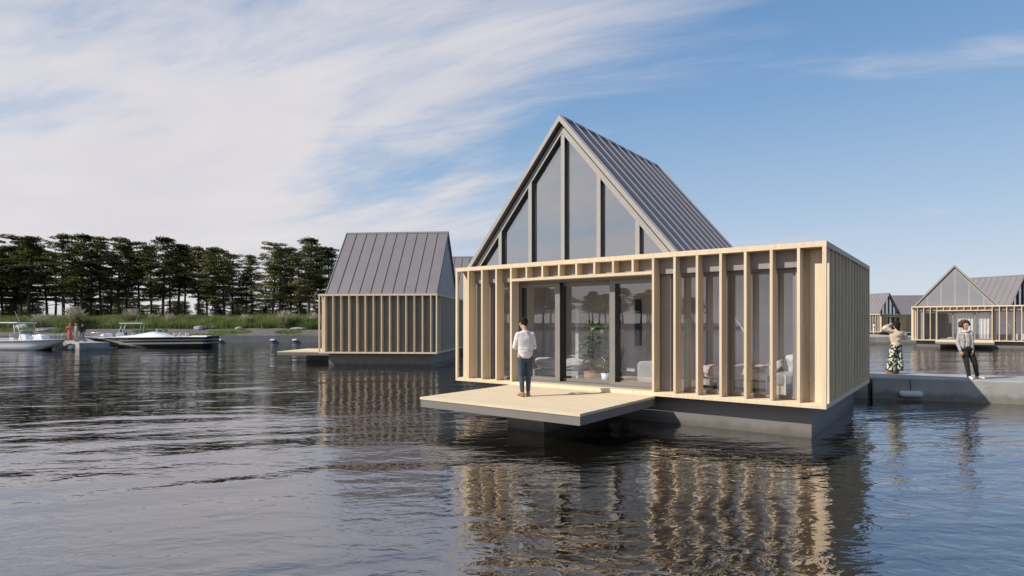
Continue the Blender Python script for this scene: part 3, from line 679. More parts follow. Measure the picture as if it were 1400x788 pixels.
# ------------------------------------------------------------------ people
def hull_blob(bm, items, seg=10):
    """convex hull of ellipsoids (centre, radius or radii)"""
    vs = []
    for c, r in items:
        rr = (r, r, r) if isinstance(r, (int, float)) else r
        for i in range(seg//2+1):
            th = math.pi*i/(seg//2)
            for j in range(seg if 0 < i < seg//2 else 1):
                ph = 2*math.pi*j/seg
                vs.append(bm.verts.new((c[0]+rr[0]*math.sin(th)*math.cos(ph), c[1]+rr[1]*math.sin(th)*math.sin(ph), c[2]+rr[2]*math.cos(th))))
    res = bmesh.ops.convex_hull(bm, input=vs)
    bad = [g for g in res['geom_interior'] if isinstance(g, bmesh.types.BMVert)] + [g for g in res['geom_unused'] if isinstance(g, bmesh.types.BMVert)]
    bmesh.ops.delete(bm, geom=list(set(bad)), context='VERTS')
def remesh_obj(name, bm, m, parent, voxel=.01, smooth=3):
    bmesh.ops.recalc_face_normals(bm, faces=bm.faces)
    me = bpy.data.meshes.new(name); bm.to_mesh(me); bm.free()
    o = bpy.data.objects.new(name, me); col.objects.link(o)
    md = o.modifiers.new('r', 'REMESH'); md.mode = 'VOXEL'; md.voxel_size = voxel
    if smooth:
        s = o.modifiers.new('s', 'SMOOTH'); s.factor = .5; s.iterations = smooth
    dg = bpy.context.evaluated_depsgraph_get(); ev = o.evaluated_get(dg)
    nm = bpy.data.meshes.new_from_object(ev); o.modifiers.clear(); o.data = nm; bpy.data.meshes.remove(me)
    nm.name = name; nm.materials.clear(); nm.materials.append(m)
    nm.polygons.foreach_set('use_smooth', [True]*len(nm.polygons))
    o.parent = parent; return o
V = Vector
def hand(bm, wrist, fwd, side, up, s=1.0, curl=.5):
    """palm, four curled fingers, a thumb leaving the side of the palm; fwd = towards the fingertips, side = thumb side, up = back of hand"""
    fwd, side, up = fwd.normalized(), side.normalized(), up.normalized()
    P = lambda f, sd, u: wrist + (fwd*f + side*sd + up*u)*s
    hull_blob(bm, [(P(.01,.018,0), .019*s), (P(.01,-.018,0), .018*s), (P(.085,.030,0), .014*s), (P(.085,-.030,0), .013*s)], 8)
    for k, (sd, ln) in enumerate(((.030,.075),(.010,.085),(-.010,.078),(-.030,.060))):
        p0 = P(.085, sd, 0); a = curl*.6; p1 = p0 + (fwd*math.cos(a) - up*math.sin(a))*ln*.5*s; a2 = curl*1.5
        p2 = p1 + (fwd*math.cos(a2) - up*math.sin(a2))*ln*.55*s
        hull_blob(bm, [(p0, .0095*s), (p1, .009*s)], 8); hull_blob(bm, [(p1, .009*s), (p2, .0075*s)], 8)
    t0 = P(.025,.030,-.004); t1 = P(.060,.060,-.012); t2 = P(.095,.062,-.022)
    hull_blob(bm, [(t0, .013*s), (t1, .010*s)], 8); hull_blob(bm, [(t1, .010*s), (t2, .0085*s)], 8)
def limb(bm, pts, rs, seg=10):
    for (a, ra), (b, rb) in zip(zip(pts, rs), zip(pts[1:], rs[1:])): hull_blob(bm, [(a, ra), (b, rb)], seg)
def head_geo(bm, C, f, u, s=1.0):
    """skull, jaw, nose, chin, ears, brow; C centre of head, f facing, u up"""
    f = f.normalized(); r = f.cross(u).normalized(); u = r.cross(f).normalized()
    P = lambda x, y, z: C + (r*x + f*y + u*z)*s
    hull_blob(bm, [(P(0,-.02,.03), .088*s), (P(0,.02,.025), .080*s)], 12)
    hull_blob(bm, [(P(0,.03,-.01), .068*s), (P(0,.052,-.088), .030*s), (P(.03,.02,-.07), .03*s), (P(-.03,.02,-.07), .03*s)], 10)
    hull_blob(bm, [(P(0,.092,.02), .011*s), (P(0,.112,-.022), .015*s)], 8)
    hull_blob(bm, [(P(-.018,.086,-.058), .009*s), (P(.018,.086,-.058), .009*s), (P(0,.092,-.056), .010*s)], 8)
    hull_blob(bm, [(P(-.042,.078,.030), .012*s), (P(.042,.078,.030), .012*s)], 8)
    for x in (-1, 1): hull_blob(bm, [(P(x*.088,-.01,.012), (.012*s,.02*s,.03*s)), (P(x*.083,0,-.02), .010*s)], 8)
    return P
def eyes(P, parent, s):
    for x in (-.033, .033):
        b = bmesh.new(); bmesh.ops.create_icosphere(b, subdivisions=2, radius=.012*s); bmesh.ops.translate(b, verts=b.verts, vec=P(x,.086,.006))
        me = bpy.data.meshes.new('eye'); b.to_mesh(me); b.free(); me.materials.append(M['black']); o = bpy.data.objects.new('eye', me); col.objects.link(o); o.parent = parent
def shoe(bm, a, f, s=1):
    f = f.normalized(); sd = f.cross(V((0,0,1)))
    z = lambda p, h: V((p.x, p.y, h))
    hull_blob(bm, [(z(a-f*.05*s, .04), .038), (z(a+f*.04*s, .04), .040), (z(a-f*.02*s, .085), .04), (z(a+f*.13*s+sd*.012, .03), .034), (z(a+f*.17*s-sd*.01, .026), .028)], 10)

def shoes(parent, m, *feet):
    for a, f in feet:
        b = bmesh.new(); shoe(b, a, f); remesh_obj('shoe', b, m, parent, .011, 1)
def man_on_deck():
    """seen from behind, head bowed, forearms held in front; faces local +y"""
    e = empty('person', (.30, 13.63, .652), R(22)); tag(e, 'man with bowed head, white sweater and blue jeans on the deck of the nearest house', 'person')
    hipL, hipR = V((-.095,0,.93)), V((.095,0,.93)); kL, kR = V((-.085,.02,.50)), V((.10,.035,.50)); aL, aR = V((-.075,-.01,.09)), V((.085,.03,.09))
    ch = V((0,.0,1.36)); nk = V((0,.02,1.52)); sL, sR = V((-.175,.0,1.41)), V((.175,.0,1.41))
    eL, eR = V((-.245,.03,1.13)), V((.245,.03,1.13)); wL, wR = V((-.13,.26,1.10)), V((.12,.25,1.10))
    hd = V((-.01,.085,1.655)); f = V((-.3,1,-.55)); u = V((-.05,.45,1))
    b = bmesh.new()
    limb(b, [hipL,kL,aL], [.085,.055,.04]); limb(b, [hipR,kR,aR], [.085,.055,.04])
    hull_blob(b, [(hipL,.10),(hipR,.10),(V((0,0,1.05)),(.14,.10,.08))]); hull_blob(b, [(V((0,0,1.05)),(.14,.10,.08)),(ch,(.16,.11,.12)),(sL,.06),(sR,.06)])
    limb(b, [V((0,.0,1.46)), nk, hd+V((0,-.03,-.04))], [.07,.062,.062])
    limb(b, [sL,eL,wL], [.055,.042,.028]); limb(b, [sR,eR,wR], [.055,.042,.028])
    hand(b, wL, V((.6,.7,.1)), V((0,.2,1)), V((-.8,.4,.2)), 1, .9); hand(b, wR, V((-.6,.7,.1)), V((0,.2,1)), V((.8,.4,.2)), 1, .9)
    for a in (aL, aR): limb(b, [a, V((a.x, a.y+.12, .04))], [.038,.03])
    P = head_geo(b, hd, f, u); remesh_obj('body', b, M['skin'], e, .0075, 2)
    eyes(P, e, 1)
    b = bmesh.new()
    hull_blob(b, [(V((0,-.01,.885)),(.165,.135,.02)),(V((0,-.005,1.06)),(.158,.128,.08)),(V((0,-.005,1.32)),(.178,.13,.10)),(V((-.165,0,1.405)),.065),(V((.165,0,1.405)),.065),(V((0,.0,1.485)),(.085,.075,.025))], 14)
    hull_blob(b, [(V((-.13,0,1.41)),.06),(V((.13,0,1.41)),.06),(V((0,.005,1.495)),(.075,.07,.02))], 12)
    limb(b, [sL,eL,wL*.82+eL*.18], [.068,.058,.045]); limb(b, [sR,eR,wR*.82+eR*.18], [.068,.058,.045])
    hull_blob(b, [(wL*.8+eL*.2,.052),(wL*.86+eL*.14,.05)]); hull_blob(b, [(wR*.8+eR*.2,.052),(wR*.86+eR*.14,.05)])
    sw = remesh_obj('sweater', b, M['sweater'], e, .010, 3)
    for v in sw.data.vertices:
        c = v.co; k = max(0, 1-abs(c.z-1.05)/.35); v.co = c*1 + V((0, mnoise.noise(V((c.x*9, c.y*4, c.z*7)))*.016, 0)) + V((mnoise.noise(V((c.x*6, c.z*16, 2)))*.008*k, mnoise.noise(V((c.x*6, c.z*18, 7)))*.012*k, 0))
    b = bmesh.new()
    hull_blob(b, [(V((-.07,0,.96)),(.075,.095,.02)),(V((.07,0,.96)),(.075,.095,.02)),(hipL+V((.01,-.015,-.05)),.104),(hipR+V((-.01,-.015,-.05)),.104)], 12)
    limb(b, [hipL+V((0,0,-.06)),kL,aL+V((0,0,.05))], [.100,.070,.053]); limb(b, [hipR+V((0,0,-.06)),kR,aR+V((0,0,.05))], [.100,.070,.053])
    remesh_obj('jeans', b, M['denim'], e, .010, 3)
    shoes(e, M['sandal'], (aL, V((-.12,1,0))), (aR, V((.12,1,0))))
    b = bmesh.new(); hull_blob(b, [(P(0,-.035,.045), .098),(P(0,.03,.075), .078),(P(0,-.06,-.02), .06)], 14); hull_blob(b, [(P(0,.04,.085), .06),(P(-.03,.075,.07), .035),(P(.03,.075,.07), .035)], 10)
    hr = remesh_obj('hair', b, M['hair'], e, .009, 1)
    for v in hr.data.vertices: v.co += v.normal*mnoise.noise(v.co*30)*.006
    return e
man_on_deck()

def woman():
    """back to the camera, both hands raised to the head; faces local +y"""
    e = empty('person', (12.72, 19.80, .652), R(8)); tag(e, 'woman with hands raised to her hair, cream blouse, floral wide trousers, on the right pier', 'person')
    hipL, hipR = V((-.09,0,.90)), V((.09,0,.90)); kL, kR = V((-.13,.0,.48)), V((.09,.0,.48)); aL, aR = V((-.20,-.02,.09)), V((.03,-.03,.09))
    sL, sR = V((-.165,.0,1.38)), V((.165,.0,1.38)); eL, eR = V((-.36,.05,1.50)), V((.35,.06,1.22)); wL, wR = V((-.16,.10,1.62)), V((.20,.12,1.46))
    hd = V((.03,.02,1.59)); f = V((.05,1,-.1)); u = V((.05,.1,1))
    b = bmesh.new()
    limb(b, [hipL,kL,aL], [.085,.055,.04]); limb(b, [hipR,kR,aR], [.085,.055,.04])
    hull_blob(b, [(hipL,.10),(hipR,.10),(V((0,0,1.03)),(.12,.09,.08))]); hull_blob(b, [(V((0,0,1.03)),(.12,.09,.08)),(V((0,0,1.3)),(.14,.10,.12)),(sL,.052),(sR,.052)])
    limb(b, [V((0,0,1.40)), V((.02,.01,1.47)), hd+V((0,-.02,-.04))], [.055,.046,.048])
    limb(b, [sL,eL,wL], [.048,.038,.026]); limb(b, [sR,eR,wR], [.048,.038,.026])
    hand(b, wL, V((.8,-.1,.25)), V((0,.5,1)), V((-.2,-1,.3)), .95, .5); hand(b, wR, V((-.75,-.1,.7)), V((0,.5,1)), V((.2,-1,.3)), .95, .5)
    for a in (aL, aR): limb(b, [a, V((a.x, a.y+.13, .035))], [.036,.028])
    P = head_geo(b, hd, f, u, .95); remesh_obj('body', b, M['skin'], e, .008, 2)
    eyes(P, e, .95)
    b = bmesh.new()
    hull_blob(b, [(V((0,0,.93)),(.15,.12,.03)),(V((0,0,1.08)),(.165,.135,.08)),(V((0,-.01,1.28)),(.19,.14,.12)),(sL,.075),(sR,.075),(V((.01,0,1.43)),(.07,.06,.03))], 14)
    limb(b, [sL,(sL+eL)/2,eL,wL*.75+eL*.25], [.085,.10,.092,.045]); limb(b, [sR,(sR+eR)/2+V((.03,0,0)),eR,wR*.75+eR*.25], [.085,.12,.125,.05])
    bl = remesh_obj('blouse', b, M['blouse'], e, .011, 3)
    for v in bl.data.vertices: c = v.co; v.co = c + V((mnoise.noise(c*7)*.018, mnoise.noise(V((c.x*6,c.y*6,c.z*13+4)))*.026, mnoise.noise(c*6+V((0,0,9)))*.012))
    b = bmesh.new()
    hull_blob(b, [(V((0,0,.97)),(.125,.10,.02)),(hipL,(.105,.12,.10)),(hipR,(.105,.12,.10))], 12)
    hull_blob(b, [(hipL,.105),(kL,(.11,.11,.06)),(aL+V((.0,0,.03)),(.135,.14,.02))], 12); hull_blob(b, [(hipR,.105),(kR,(.11,.11,.06)),(aR+V((.03,0,.03)),(.15,.15,.02))], 12)
    hull_blob(b, [(kR,(.1,.1,.06)),(V((.20,.02,.16)),(.07,.1,.02)),(aR+V((0,0,.10)),.08)], 10)
    tr = remesh_obj('trousers', b, M['floral'], e, .012, 3)
    for v in tr.data.vertices: c = v.co; k = max(0, .9-c.z); a = math.atan2(c.y, c.x); v.co = c + V((math.cos(a), math.sin(a), 0))*math.sin(a*11+c.z*3)*.016*k
    shoes(e, M['sandal'], (aL, V((-.2,1,0))), (aR, V((.1,1,0))))
    b = bmesh.new(); hull_blob(b, [(P(0,-.04,.05), .105),(P(0,.03,.07), .085),(P(0,-.06,-.06), .075)], 14); hull_blob(b, [(P(.0,-.06,-.05), .07),(P(.03,-.06,-.15), .045)], 10)
    hr = remesh_obj('hair', b, M['hair'], e, .010, 1)
    for v in hr.data.vertices: v.co += v.normal*mnoise.noise(v.co*22)*.012
woman()

def man_on_pier():
    """faces the camera; built facing local -y, weight on one leg"""
    e = empty('person', (13.60, 17.88, .652), R(6)); tag(e, 'person with big auburn curls, grey denim jacket and black trousers on the right pier', 'person')
    S = .95
    hipL, hipR = V((.09,0,.90)), V((-.09,0,.90)); kL, kR = V((.23,-.05,.47)), V((-.04,-.05,.48)); aL, aR = V((.41,.06,.09)), V((.01,-.08,.09))
    ch = V((-.05,0,1.26)); sL, sR = V((.125,.0,1.38)), V((-.225,.0,1.36)); eL, eR = V((.205,.03,1.10)), V((-.27,.03,1.09)); wL, wR = V((.13,-.08,.87)), V((-.25,-.06,.84))
    hd = V((-.075,-.03,1.60)); f = V((.02,-1,.02)); u = V((-.03,0,1))
    b = bmesh.new()
    limb(b, [hipL,kL,aL], [.085,.055,.04]); limb(b, [hipR,kR,aR], [.085,.055,.04])
    hull_blob(b, [(hipL,.10),(hipR,.10),(V((-.02,0,1.03)),(.125,.09,.08))]); hull_blob(b, [(V((-.02,0,1.03)),(.125,.09,.08)),(ch,(.15,.10,.12)),(sL,.052),(sR,.052)])
    limb(b, [V((-.06,0,1.40)), V((-.065,-.01,1.47)), hd+V((0,.02,-.04))], [.06,.05,.05])
    limb(b, [sL,eL,wL], [.05,.04,.028]); limb(b, [sR,eR,wR], [.05,.04,.028])
    hand(b, wL, V((-.1,-.25,-1)), V((-.7,-.6,0)), V((.8,-.5,0)), 1, .6); hand(b, wR, V((.05,-.2,-1)), V((.6,-.7,0)), V((-.8,-.5,0)), 1, .6)
    for a in (aL, aR): limb(b, [a, V((a.x, a.y-.12, .035))], [.036,.028])
    P = head_geo(b, hd, f, u, .98); remesh_obj('body', b, M['skin'], e, .0075, 2); eyes(P, e, .98)
    b = bmesh.new()
    hull_blob(b, [(V((-.02,-.02,.98)),(.13,.10,.03)),(V((-.03,-.025,1.15)),(.135,.11,.08)),(V((-.05,-.025,1.32)),(.135,.10,.09))], 12)
    hull_blob(b, [(V((-.07,-.01,1.44)),(.095,.09,.03)),(V((-.07,-.04,1.41)),(.10,.085,.035))], 10)
    hd_ = remesh_obj('hoodie', b, M['hood'], e, .011, 2)
    b = bmesh.new()   # jacket: two fronts left open, a back, sleeves, collar
    hull_blob(b, [(V((.10,.0,.93)),(.075,.12,.02)),(V((.10,-.01,1.15)),(.07,.125,.06)),(V((.08,-.01,1.34)),(.07,.12,.08)),(sL,.07)], 12)
    hull_blob(b, [(V((-.15,.02,.93)),(.045,.10,.02)),(V((-.165,.0,1.15)),(.04,.115,.06)),(V((-.175,.0,1.33)),(.05,.11,.08)),(sR,.068)], 12)
    hull_blob(b, [(V((-.02,.075,.94)),(.14,.05,.02)),(V((-.05,.07,1.3)),(.16,.06,.1)),(V((-.06,.04,1.42)),(.10,.06,.03))], 12)
    limb(b, [sL,eL,wL*.9+eL*.1], [.066,.055,.043]); limb(b, [sR,eR,wR*.9+eR*.1], [.064,.054,.043])
    jk = remesh_obj('jacket', b, M['lgdenim'], e, .010, 2)
    for v in jk.data.vertices: c = v.co; v.co = c + V((mnoise.noise(c*13)*.006, mnoise.noise(V((c.x*8,c.y*8,c.z*19)))*.009, 0))
    b = bmesh.new()
    hull_blob(b, [(V((-.01,0,.96)),(.14,.10,.02)),(hipL,(.10,.115,.10)),(hipR,(.10,.115,.10))], 12)
    limb(b, [hipL,kL,aL+V((0,0,.0))], [.100,.072,.052]); limb(b, [hipR,kR,aR+V((0,0,.0))], [.100,.072,.052])
    remesh_obj('trousers', b, M['blackcloth'], e, .011, 3)
    shoes(e, M['shoe'], (aL, V((.45,-1,0))), (aR, V((-.35,-1,0))))
    b = bmesh.new(); rn = random.Random(3)
    hull_blob(b, [(P(0,-.05,.06), .10),(P(0,.0,.10), .085)], 12)
    for k in range(90):
        zz = -.55 + 1.55*(k+.5)/90; a = k*2.39996; q = math.sqrt(max(0, 1-zz*zz)); d = V((math.cos(a)*q, math.sin(a)*q, zz))
        if d.y > .30 and d.z < .60: continue
        hull_blob(b, [(P(d.x*.135, d.y*.11-.02, d.z*.115+.035), rn.uniform(.028,.045))], 8)
    hr = remesh_obj('hair', b, M['curl'], e, .010, 1)
    for v in hr.data.vertices: v.co += v.normal*mnoise.noise(v.co*40)*.012
man_on_pier()

def small_person(label, loc, rz, h, top, bottom, hair, skirt=False, arms=0, stride=.06, lean=0):
    e = empty('person', loc, R(rz)); tag(e, label, 'person'); k = h/1.75
    T = lambda x, y, z: V((x*k + lean*max(0, z-.9)*k, y*k, z*k))
    hipL, hipR = T(-.09,0,.92), T(.09,0,.92); kL, kR = T(-.09-stride*.5,.02,.5), T(.09+stride*.5,-.02,.5); aL, aR = T(-.09-stride,0,.08), T(.09+stride,0,.08)
    sL, sR = T(-.18,0,1.42), T(.18,0,1.42)
    if arms: eL, eR, wL, wR = T(-.30,-.05,1.22), T(.30,-.05,1.22), T(-.14,-.22,1.32), T(.14,-.22,1.32)
    else: eL, eR, wL, wR = T(-.26,.02,1.14), T(.26,.02,1.14), T(-.22,-.14,.98), T(.24,-.08,.92)
    hd = T(0,-.03,1.62); b = bmesh.new()
    limb(b, [hipL,kL,aL], [.08*k,.055*k,.04*k]); limb(b, [hipR,kR,aR], [.08*k,.055*k,.04*k]); hull_blob(b, [(hipL,.1*k),(hipR,.1*k),(sL,.055*k),(sR,.055*k)])
    limb(b, [T(0,0,1.42), hd], [.06*k,.05*k]); limb(b, [sL,eL,wL], [.05*k,.04*k,.028*k]); limb(b, [sR,eR,wR], [.05*k,.04*k,.028*k])
    hand(b, wL, wL-eL, V((1,-.3,0)), V((-.6,-.4,.3)), 1.0, .6); hand(b, wR, wR-eR, V((-1,-.3,0)), V((.6,-.4,.3)), 1.0, .6)
    for a in (aL, aR): limb(b, [a, a+V((0,-.13,-.04))], [.038,.03])
    P = head_geo(b, hd, V((0,-1,-.05)), V((0,0,1)), k); remesh_obj('body', b, M['skin'], e, .012, 1)
    b = bmesh.new(); hull_blob(b, [(T(0,0,.92),(.155*k,.115*k,.03)),(T(0,0,1.3),(.17*k,.12*k,.1)),(sL,.065*k),(sR,.065*k)], 12)
    limb(b, [sL,eL], [.07*k,.058*k]); limb(b, [sR,eR], [.07*k,.058*k]); limb(b, [eL,wL*.8+eL*.2], [.058*k,.044*k]); limb(b, [eR,wR*.8+eR*.2], [.058*k,.044*k])
    remesh_obj('shirt', b, top, e, .016, 2); b = bmesh.new()
    if skirt: hull_blob(b, [(T(0,0,1.0),(.14*k,.11*k,.03)),(T(0,0,.8),(.17*k,.15*k,.05)),(T(0,0,.13),(.22*k,.2*k,.02))], 14)
    else:
        hull_blob(b, [(hipL,.105*k),(hipR,.105*k),(T(0,0,.98),(.14*k,.1*k,.02))]); limb(b, [hipL,kL,aL+V((0,0,.05))], [.1*k,.072*k,.055*k]); limb(b, [hipR,kR,aR+V((0,0,.05))], [.1*k,.072*k,.055*k])
    remesh_obj('long_skirt' if skirt else 'trousers', b, bottom, e, .016, 2)
    shoes(e, M['sandal'], (aL, V((-.2,-1,0))), (aR, V((.2,-1,0))))
    b = bmesh.new(); hull_blob(b, [(P(0,-.03,.05), .10*k),(P(0,.02,.08), .08*k),(P(0,-.06,-.03), .06*k)], 12); remesh_obj('hair', b, hair, e, .014, 1)
AX = Vector((-.78,.62)); NX = Vector((.62,.78)); PA = Vector((-36.2,50))
def on_pier(u, off):
    A = PA + NX*off; r = (u-CX)/F; k = (r*A.y-A.x)/(AX.x-r*AX.y); p = A+AX*k; return (p.x, p.y, .662)
small_person('fair haired person in a long coral dress, standing on the short left pier', on_pier(95.8, 1.6), 20, 1.66, M['coral'], M['coral'], M['blond'], True, 1)
small_person('person in a grey top and khaki trousers between the coral dress and the black top', on_pier(104, 1.1), 150, 1.62, M['greycloth'], M['khaki'], M['blond'], False, 0)
small_person('person in a black top and grey trousers nearest the end of the left pier', on_pier(111.5, .8), 40, 1.62, M['blackcloth'], M['greycloth'], M['hair'], False, 0, .14, .12)
p = gp(1194.6, 80); small_person('tiny distant person in white clothes on the far platform right of the nearest house', (p.x,p.y,.803), 60, 1.62, M['linen'], M['linen'], M['hair'], False, 1)

# ------------------------------------------------------------------ boats
def loft_hull(name, L_, beam, z_st, z_bow, hm, parent, keel=-.28, n=28, rake=.16, fine=2.2):
    b = MB(); secs = []
    for i in range(n+1):
        a = i/n; x = L_*a
        hb = beam/2*(1-max(0, (a-.42)/.58)**fine); hb *= .93+.07*min(1, a*3)
        zs = z_st + (z_bow-z_st)*a**1.6
        kz = keel + (zs-.03-keel)*max(0, (a-(1-rake*2.2))/(rake*2.2))**1.7
        cz = max(kz, keel*.2 + (zs-.1)*max(0, (a-.55)/.45)**2*.72); ch = hb*(.82-.25*max(0,(a-.6)/.4))
        pts = [(x,0,kz),(x,ch,cz),(x,ch*.5+hb*.5+.012,(cz+zs)/2),(x,hb,zs-.07),(x,hb+.035,zs-.05),(x,hb+.03,zs)]
        secs.append(pts)
    m = len(secs[0])
    for pts in secs: b.v += [(p[0],p[1],p[2]) for p in pts] + [(p[0],-p[1],p[2]) for p in pts[1:]]
    w = 2*m-1
    for i in range(n):
        for j in range(m-1): b.f.append((i*w+j, i*w+j+1, (i+1)*w+j+1, (i+1)*w+j)); b.m.append(0)
        for j in range(m-1):
            q = (lambda jj: m-1+jj if jj > 0 else 0); b.f.append((i*w+q(j), (i+1)*w+q(j), (i+1)*w+q(j+1), i*w+q(j+1))); b.m.append(0)
    b.f.append(tuple([0]+list(range(1,m))+list(range(w-1,m-1,-1)))); b.m.append(0)
    o = b.build('hull', hm, parent, smooth=True)
    return o, secs
def deck_surface(secs, parent, crown=.06, cock=None, m=None):
    """deck across the sheer line, with a sunk cockpit between two stations"""
    b = MB(); k = 9; n = len(secs)
    for i, pts in enumerate(secs):
        hb, zs, x = pts[-1][1], pts[-1][2], pts[-1][0]
        for j in range(k):
            y = -hb + 2*hb*j/(k-1); z = zs + crown*(1-(2*j/(k-1)-1)**2)*min(1, hb)
            if cock and cock[0] <= i <= cock[1] and 2 <= j <= k-3: z = zs - .42
            b.v.append((x, y, z))
    for i in range(n-1):
        for j in range(k-1): b.f.append((i*k+j, i*k+j+1, (i+1)*k+j+1, (i+1)*k+j)); b.m.append(0)
    return b.build('deck', m or M['gel'], parent, smooth=False)
def rail(parent, pts, r=.018, name='rail', drop=.3, posts=True):
    b = MB(); b.tube(pts, r, 6)
    if posts:
        for p in pts[1:-1]: b.tube([p, (p[0],p[1],p[2]-drop)], r*.8, 5)
    return b.build(name, M['steel'], parent, smooth=True)
def outboard(parent, x, z):
    b = MB(); b.box(-.30,.12,-.17,.17,.25,.72); o = b.build('outboard_motor', M['black'], parent, bevel=.06); o.location = (x-.32,0,z)
    c = MB(); c.box(-.13,.05,-.05,.05,-.75,.26); c.tube([(-.30,0,-.62),(.12,0,-.62)],[.03,.07],8); c.build('drive_leg', M['gel'], o, bevel=.01)
def t_top(parent, x0, x1, hw, z, zb, lean=.55):
    b = MB(); n = 10; vs = []
    b.box(x0, x1, -hw, hw, z, z+.10); t = b.build('hardtop', M['gel'], parent, bevel=.045)
    for x in (x0+.25, x1-.25):
        for y in (-hw*.8, hw*.8):
            q = MB(); q.tube([(x, y, z+.01), (x+lean*(1 if x > (x0+x1)/2 else .35), y, zb)], .03, 8); q.build('post', M['gel'], t, smooth=True)
def windscreen(parent, pts0, pts1):
    g = MB(); k = len(pts0); g.add(list(pts0)+list(pts1), [(i,i+1,k+i+1,k+i) for i in range(k-1)]); w = g.build('windscreen', M['boatglass'], parent)
    f = MB(); f.tube(pts1, .022, 6); f.tube([pts0[0],pts1[0]], .02, 6); f.tube([pts0[-1],pts1[-1]], .02, 6); f.build('screen_frame', M['gel'], w, smooth=True)
def console_boat(label, stern, bow, scale_top, rake=.16):
    """white centre console boat with a hardtop; stern and bow are ground points"""
    d = (bow-stern); L_ = d.length; e = empty('motorboat', stern, math.atan2(d.y, d.x)); tag(e, label, 'motorboat')
    h, secs = loft_hull('hull', L_, 2.3, .80, .98, M['gel'], e, rake=rake)
    deck_surface(secs, e, .05, (3,19))
    rs = MB(); rs.tube([(p[-2][0],p[-2][1]+.01,p[-2][2]-.03) for p in secs], .022, 5); rs.tube([(p[-2][0],-p[-2][1]-.01,p[-2][2]-.03) for p in secs], .022, 5); rs.build('rub_rail', M['black'], e)
    c = MB(); c.prism([(L_*.36,.45),(L_*.52,.45),(L_*.49,1.22),(L_*.44,1.38),(L_*.38,1.38)], -.42, .42); cs = c.build('console', M['gel'], e, bevel=.03)
    w = MB(); w.tube([(L_*.36,-.02,1.22),(L_*.352,-.02,1.22)], [.19,.19], 16); w.build('steering_wheel', M['black'], cs)
    x = L_*.52; windscreen(e, [(L_*.40,-.42,1.38),(L_*.455,-.40,1.38),(L_*.47,0,1.38),(L_*.455,.40,1.38),(L_*.40,.42,1.38)], [(L_*.40,-.38,1.68),(L_*.435,-.36,1.70),(L_*.445,0,1.71),(L_*.435,.36,1.70),(L_*.40,.38,1.68)])
    s = MB(); s.box(L_*.24,L_*.31,-.45,.45,.45,1.06); s.box(L_*.235,L_*.25,-.45,.45,1.06,1.38); s.build('helm_seat', M['seat'], e, bevel=.04)
    s = MB(); s.prism([(L_*.56,.5),(L_*.72,.5),(L_*.70,1.22),(L_*.585,1.30)], -.36, .36); s.build('bow_seat', M['gel'], e, bevel=.04)
    t_top(e, L_*.06, L_*.43, .85, scale_top, .80)
    rail(e, [(L_*.60,.95,.95),(L_*.66,.86,1.30),(L_*.76,.66,1.32),(L_*.86,.40,1.34),(L_*.93,.12,1.30)], drop=.36); rail(e, [(L_*.60,-.95,.95),(L_*.66,-.86,1.30),(L_*.76,-.66,1.32),(L_*.86,-.40,1.34),(L_*.93,-.12,1.30)], drop=.36)
    a = MB(); a.tube([(L_*.2,.6,scale_top+.1),(L_*.12,.6,scale_top+1.1)], .008, 5); a.build('antenna', M['gel'], e)
    outboard(e, 0, .35); return e
console_boat('white motorboat with hardtop at the left picture edge, bow pointing right', gp(-1, 52.6), gp(91, 50.4), 2.30, .27)
console_boat('white motorboat with hardtop moored behind the black striped speedboat', gp(204, 62.5), gp(114, 60.6), 2.24)
def speedboat():
    st, bw = gp(291, 57.2), gp(119, 57.6); d = bw-st; L_ = d.length
    e = empty('speedboat', st, math.atan2(d.y, d.x)); tag(e, 'long black speedboat with pale stripes and a white deck, moored at the far shore', 'speedboat')
    h, secs = loft_hull('hull', L_, 2.6, 1.02, .86, M['blackhull'], e, rake=.22, fine=1.9)
    deck_surface(secs, e, .12, (3,11))
    b = MB()   # raised foredeck blister with a cockpit coaming
    prof = [(.33,.0),(.37,.30),(.44,.50),(.50,.44),(.60,.20),(.74,.02)]
    for a, hh in prof:
        x = L_*a; zs = 1.0; hb = 1.0*(1-max(0,(a-.4)/.5)**2)
        for j in range(9):
            y = -hb+2*hb*j/8; b.v.append((x, y, zs+.02+hh*math.cos((j/8-.5)*math.pi)**.7 if 0 < j < 8 else zs-.02))
    for i in range(len(prof)-1):
        for j in range(8): b.f.append((i*9+j, i*9+j+1, (i+1)*9+j+1, (i+1)*9+j)); b.m.append(0)
    b.build('cockpit_cowl', M['gel'], e, smooth=True)
    windscreen(e, [(L_*.43,-.55,1.46),(L_*.46,-.3,1.52),(L_*.465,0,1.53),(L_*.46,.3,1.52),(L_*.43,.55,1.46)], [(L_*.41,-.5,1.60),(L_*.435,-.28,1.72),(L_*.44,0,1.74),(L_*.435,.28,1.72),(L_*.41,.5,1.60)])
    for x, y in ((.27,-.45),(.27,.45),(.20,0)):
        s = MB(); s.box(L_*x,L_*x+.5,y-.27,y+.27,.7,1.12); s.box(L_*x-.04,L_*x+.12,y-.27,y+.27,1.12,1.40); s.build('seat', M['seat'], e, bevel=.05)
    b = MB(); b.box(.1,L_*.13,-.9,.9,1.03,1.14); b.build('engine_hatch', M['gel'], e, bevel=.04)
    rail(e, [(L_*.80,.5,1.0),(L_*.84,.45,1.16),(L_*.92,.25,1.14),(L_*.96,.1,1.0)], .014, drop=.14)
    return e
speedboat()

